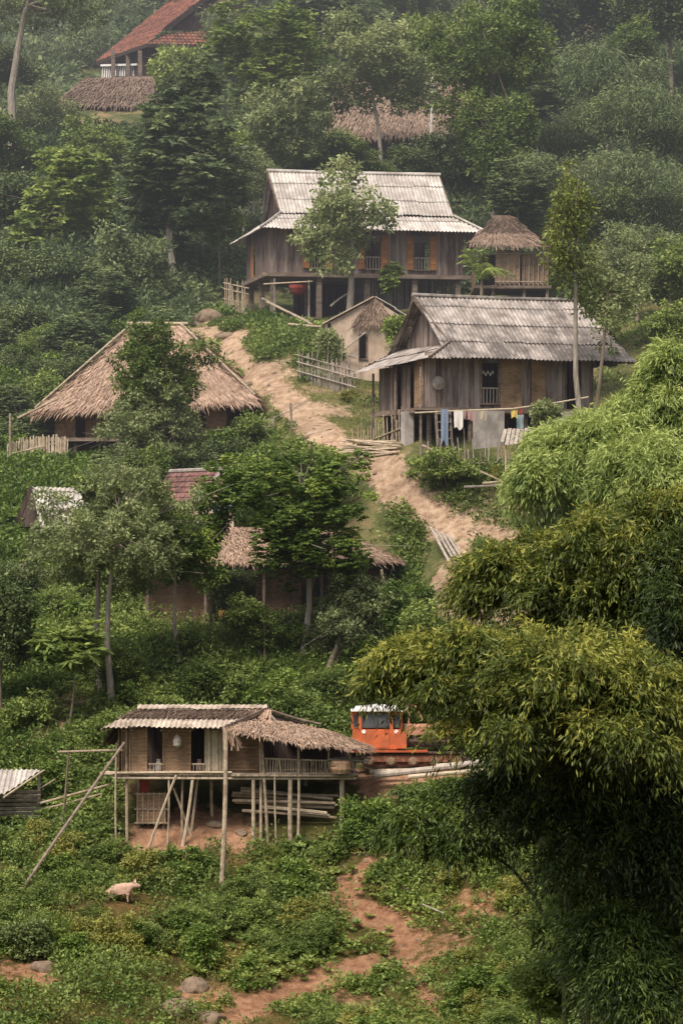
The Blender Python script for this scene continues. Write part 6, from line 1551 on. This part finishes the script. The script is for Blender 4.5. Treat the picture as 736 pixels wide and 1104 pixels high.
def plants():
    pm = lambda X, Y: gridval(PM, X, Y)
    A = lambda thr: (lambda X, Y, r: pm(X, Y) < thr * (.4 + r))
    near = lambda X, Y, r: (pm(X, Y) < .12 + .2 * r) & (fbm(X, Y, 1.7, 9) > .34 + .14 * r)
    lowbank = lambda X, Y, r: (pm(X, Y) < .3) & (X < (430 - 368) / FPX * Y) & (fbm(X, Y, 2.2, 3) > .44)
    # bottom slope
    scatter(4200, -60, 800, 84, 112, .38, 48, .135, .075, .40, 'undergrowth', 'dense low leafy plants covering the bottom slope', 'leaf_rich', near, 31)
    scatter(3200, -60, 800, 84, 112, .28, 40, .11, .055, .45, 'weeds', 'yellowish low weeds on the bottom slope', 'weeds', lambda X, Y, r: near(X, Y, r) & (fbm(X, Y, 3.5, 6) > .46) & (Y < 107), 32)
    scatter(1500, 380, 800, 84, 103, .35, 44, .14, .07, .42, 'weeds', 'bright green weeds at the bottom right', 'leaf', lambda X, Y, r: (pm(X, Y) < .3) & (fbm(X, Y, 2.0, 12) > .4), 33)
    scatter(1600, -60, 420, 100, 113, .45, 30, .24, .12, .42, 'undergrowth', 'larger leaved plants around the bottom stilt hut', 'leaf', lambda X, Y, r: (pm(X, Y) < .25) & (fbm(X, Y, 2.8, 2) > .5), 34, star=True)
    scatter(1100, -60, 800, 86, 112, .72, 120, .14, .075, .46, 'undergrowth', 'knee high leafy mounds on the bottom slope', 'leaf', lambda X, Y, r: (pm(X, Y) < .12) & (fbm(X, Y, 2.0, 21) > .44), 36, flat=1.0)
    scatter(700, -60, 800, 86, 110, .5, 100, .12, .05, .5, 'weeds', 'yellowish bushy weeds on the bottom slope', 'weeds', lambda X, Y, r: (pm(X, Y) < .15) & (fbm(X, Y, 2.4, 25) > .5), 37, flat=1.1)
    scatter(420, -60, 800, 113, 129, .95, 190, .17, .09, .42, 'undergrowth', 'leafy mounds under the middle trees', 'leaf', lambda X, Y, r: (pm(X, Y) < .05), 44, flat=1.0)
    blades(30000, -60, 800, 84, 113, 4, .22, .016, .4, 'grass', 'tufts of grass on the bottom slope', 'grass', lambda X, Y, r: (pm(X, Y) < .5 * r + .1) & (fbm(X, Y, 1.6, 7) > .42), 35)
    # slope between bottom hut and middle
    scatter(6200, -60, 800, 112, 131, .45, 50, .18, .095, .42, 'undergrowth', 'dense green plants behind the bottom stilt hut', 'leaf', A(.3), 41)
    scatter(2200, -60, 480, 114, 127, .5, 40, .22, .10, .35, 'undergrowth', 'deep green plants under the middle trees', 'leaf_rich', lambda X, Y, r: (pm(X, Y) < .3) & (fbm(X, Y, 3, 5) > .45), 42)
    blades(5000, -60, 500, 114, 123, 7, .65, .03, .35, 'tall_grass', 'tall arching grass between the trees and the bottom hut', 'leaf', lambda X, Y, r: (fbm(X, Y, 3, 11) > .52) & (pm(X, Y) < .3), 43, lean=.4)
    # middle: grass banks along the path
    blades(90000, 180, 800, 121, 162, 4, .17, .024, .5, 'grass', 'short light grass on the banks beside the upper path', 'grass', lambda X, Y, r: (pm(X, Y) < .12 + .5 * r) & (fbm(X, Y, 1.8, 2) > .28), 51, lean=.6)
    gr = lambda X, Y, r: (pm(X, Y) < .2) & (fbm(X, Y, 3.2, 14) > .50 + .06 * r)
    scatter(3000, 200, 800, 121, 162, .32, 36, .19, .10, .55, 'undergrowth', 'patches of light green weeds beside the upper path', 'leaf', gr, 52)
    scatter(500, 420, 640, 126, 132, .38, 50, .17, .09, .52, 'undergrowth', 'green weeds in the yard before the grey roofed house', 'leaf', lambda X, Y, r: (pm(X, Y) < .2), 53)
    scatter(3800, -80, 300, 129, 166, .6, 50, .24, .12, .36, 'undergrowth', 'dark plants on the left slope', 'leaf_rich', lambda X, Y, r: (pm(X, Y) < .1) & (gridval(PD, X, Y) > 1.2), 54)
    scatter(3400, 225, 420, 148, 163, .42, 44, .2, .11, .44, 'undergrowth', 'plants on the bank below the large stilt house', 'leaf', lambda X, Y, r: (pm(X, Y) < .2) & (fbm(X, Y, 2, 4) > .4), 55)
    # upper slopes
    scatter(6500, -80, 820, 160, 215, 1.0, 60, .36, .17, .34, 'undergrowth', 'dark brush between the trees of the upper slope', 'leaf_blue', lambda X, Y, r: (pm(X, Y) < .1) & ((Y > 173) | (abs(X - 1) > 8)), 61)
    scatter(5200, -100, 840, 215, 310, 1.9, 60, .65, .32, .42, 'undergrowth', 'hazy brush covering the top of the hill', 'leaf_blue', lambda X, Y, r: Y > 0, 62)


def rocks():
    for i, (px, py, w, h, lb) in enumerate(((325, 1020, 18, 18, 'small pale rock left of the bend in the lower dirt path'), (338, 1006, 14, 12, 'smallest rock beside the bend of the lower dirt path'), (210, 1066, 34, 30, 'upright pale rock at the bottom centre left'),
                                          (192, 1090, 60, 30, 'wide low rock at the bottom edge'), (228, 1098, 40, 26, 'grey rock right of the wide low rock at the bottom edge'), (46, 1044, 30, 26, 'brown earth stained rock at the bottom left'), (112, 1042, 14, 10, 'little rock alone among weeds at the bottom left'),
                                          (318, 1030, 12, 10, 'tiny rock below the small pale rock at the path bend'), (225, 342, 44, 26, 'big rounded rock at the top end of the upper path'), (205, 352, 34, 18, 'flat rock left of the big rounded one at the top end of the path'), (244, 362, 26, 12, 'low rock right below the big rounded one'),
                                          (232, 890, 24, 14, 'reddish clod on the bank under the bottom stilt hut'), (262, 900, 20, 14, 'reddish clod right of the front pole of the bottom hut'), (438, 958, 10, 8, 'pebble sized rock right of the lower dirt path'), (268, 415, 16, 9, 'small stone on the bank left of the upper path'))):
        rock(px, py, w, h, 100 + i, lb)
    g = random.Random(3)
    for i in range(64):
        pl = PATHS[0] if i < 40 else PATHS[2]; k = g.randrange(len(pl) - 1); u = g.random()
        px = pl[k][0] * (1 - u) + pl[k + 1][0] * u + g.uniform(-26, 26); py = pl[k][1] * (1 - u) + pl[k + 1][1] * u + g.uniform(-8, 8); w = g.uniform(3.5, 8)
        rock(px, py, w, w * .7, 200 + i, 'small loose stone on the upper path' if i < 40 else 'small loose stone on the lower path', 'stones on the upper path' if i < 40 else 'stones on the lower path', .4)


def sky_and_camera():
    w = bpy.data.worlds.new('World'); SC.world = w; w.use_nodes = True; nt = w.node_tree; nt.nodes.clear()
    s = nt.nodes.new('ShaderNodeTexSky'); s.sky_type = 'NISHITA'; s.sun_disc = False; s.sun_elevation = math.radians(58); s.sun_rotation = math.radians(215); s.dust_density = 5; s.air_density = 1.0; s.ozone_density = .5
    b = nt.nodes.new('ShaderNodeBackground'); b.inputs[1].default_value = .15; o = nt.nodes.new('ShaderNodeOutputWorld')
    h = nt.nodes.new('ShaderNodeHueSaturation'); h.inputs['Saturation'].default_value = .35   # milky humid sky
    nt.links.new(s.outputs[0], h.inputs['Color']); nt.links.new(h.outputs[0], b.inputs[0]); nt.links.new(b.outputs[0], o.inputs[0])
    l = bpy.data.lights.new('sun', 'SUN'); l.energy = 4.2; l.angle = math.radians(20); l.color = (1, .875, .76)
    o = bpy.data.objects.new('sun', l); COL.objects.link(o)
    d = V((-.45, -.75, 1.35)).normalized()      # towards the sun: high, behind the camera's left shoulder
    o.rotation_euler = d.to_track_quat('Z', 'Y').to_euler(); o.location = (0, 0, 80)
    c = bpy.data.cameras.new('camera'); c.sensor_fit = 'HORIZONTAL'; c.sensor_width = 36; c.lens = 36 * FPX / 736; c.shift_y = (HOR - 552) / 736; c.clip_start = 1; c.clip_end = 2000
    k = bpy.data.objects.new('camera', c); COL.objects.link(k); k.rotation_euler = (math.radians(90), 0, 0); SC.camera = k
    SC.view_settings.view_transform = 'Standard'; SC.view_settings.look = 'None'; SC.view_settings.exposure = 0; SC.view_settings.gamma = 1
    SC.cycles.use_denoising = True; SC.cycles.max_bounces = 6; SC.cycles.diffuse_bounces = 3; SC.cycles.transmission_bounces = 3; SC.cycles.transparent_max_bounces = 4


import time
_t = time.time()
exc(-20, -6, 226, 250); exc(-20, -8, 212, 226); exc(-1.5, 8.5, 196, 204)
for f in (build_ground, upper_house, lower_right_house, left_thatch_house, beige_house, small_shelter, lower_hut, hidden_houses, top_houses, tractor, pig, fences, rocks, named_trees, forest, bushes, bamboos, plants, sky_and_camera):
    f(); print('%-20s %.1f' % (f.__name__, time.time() - _t))
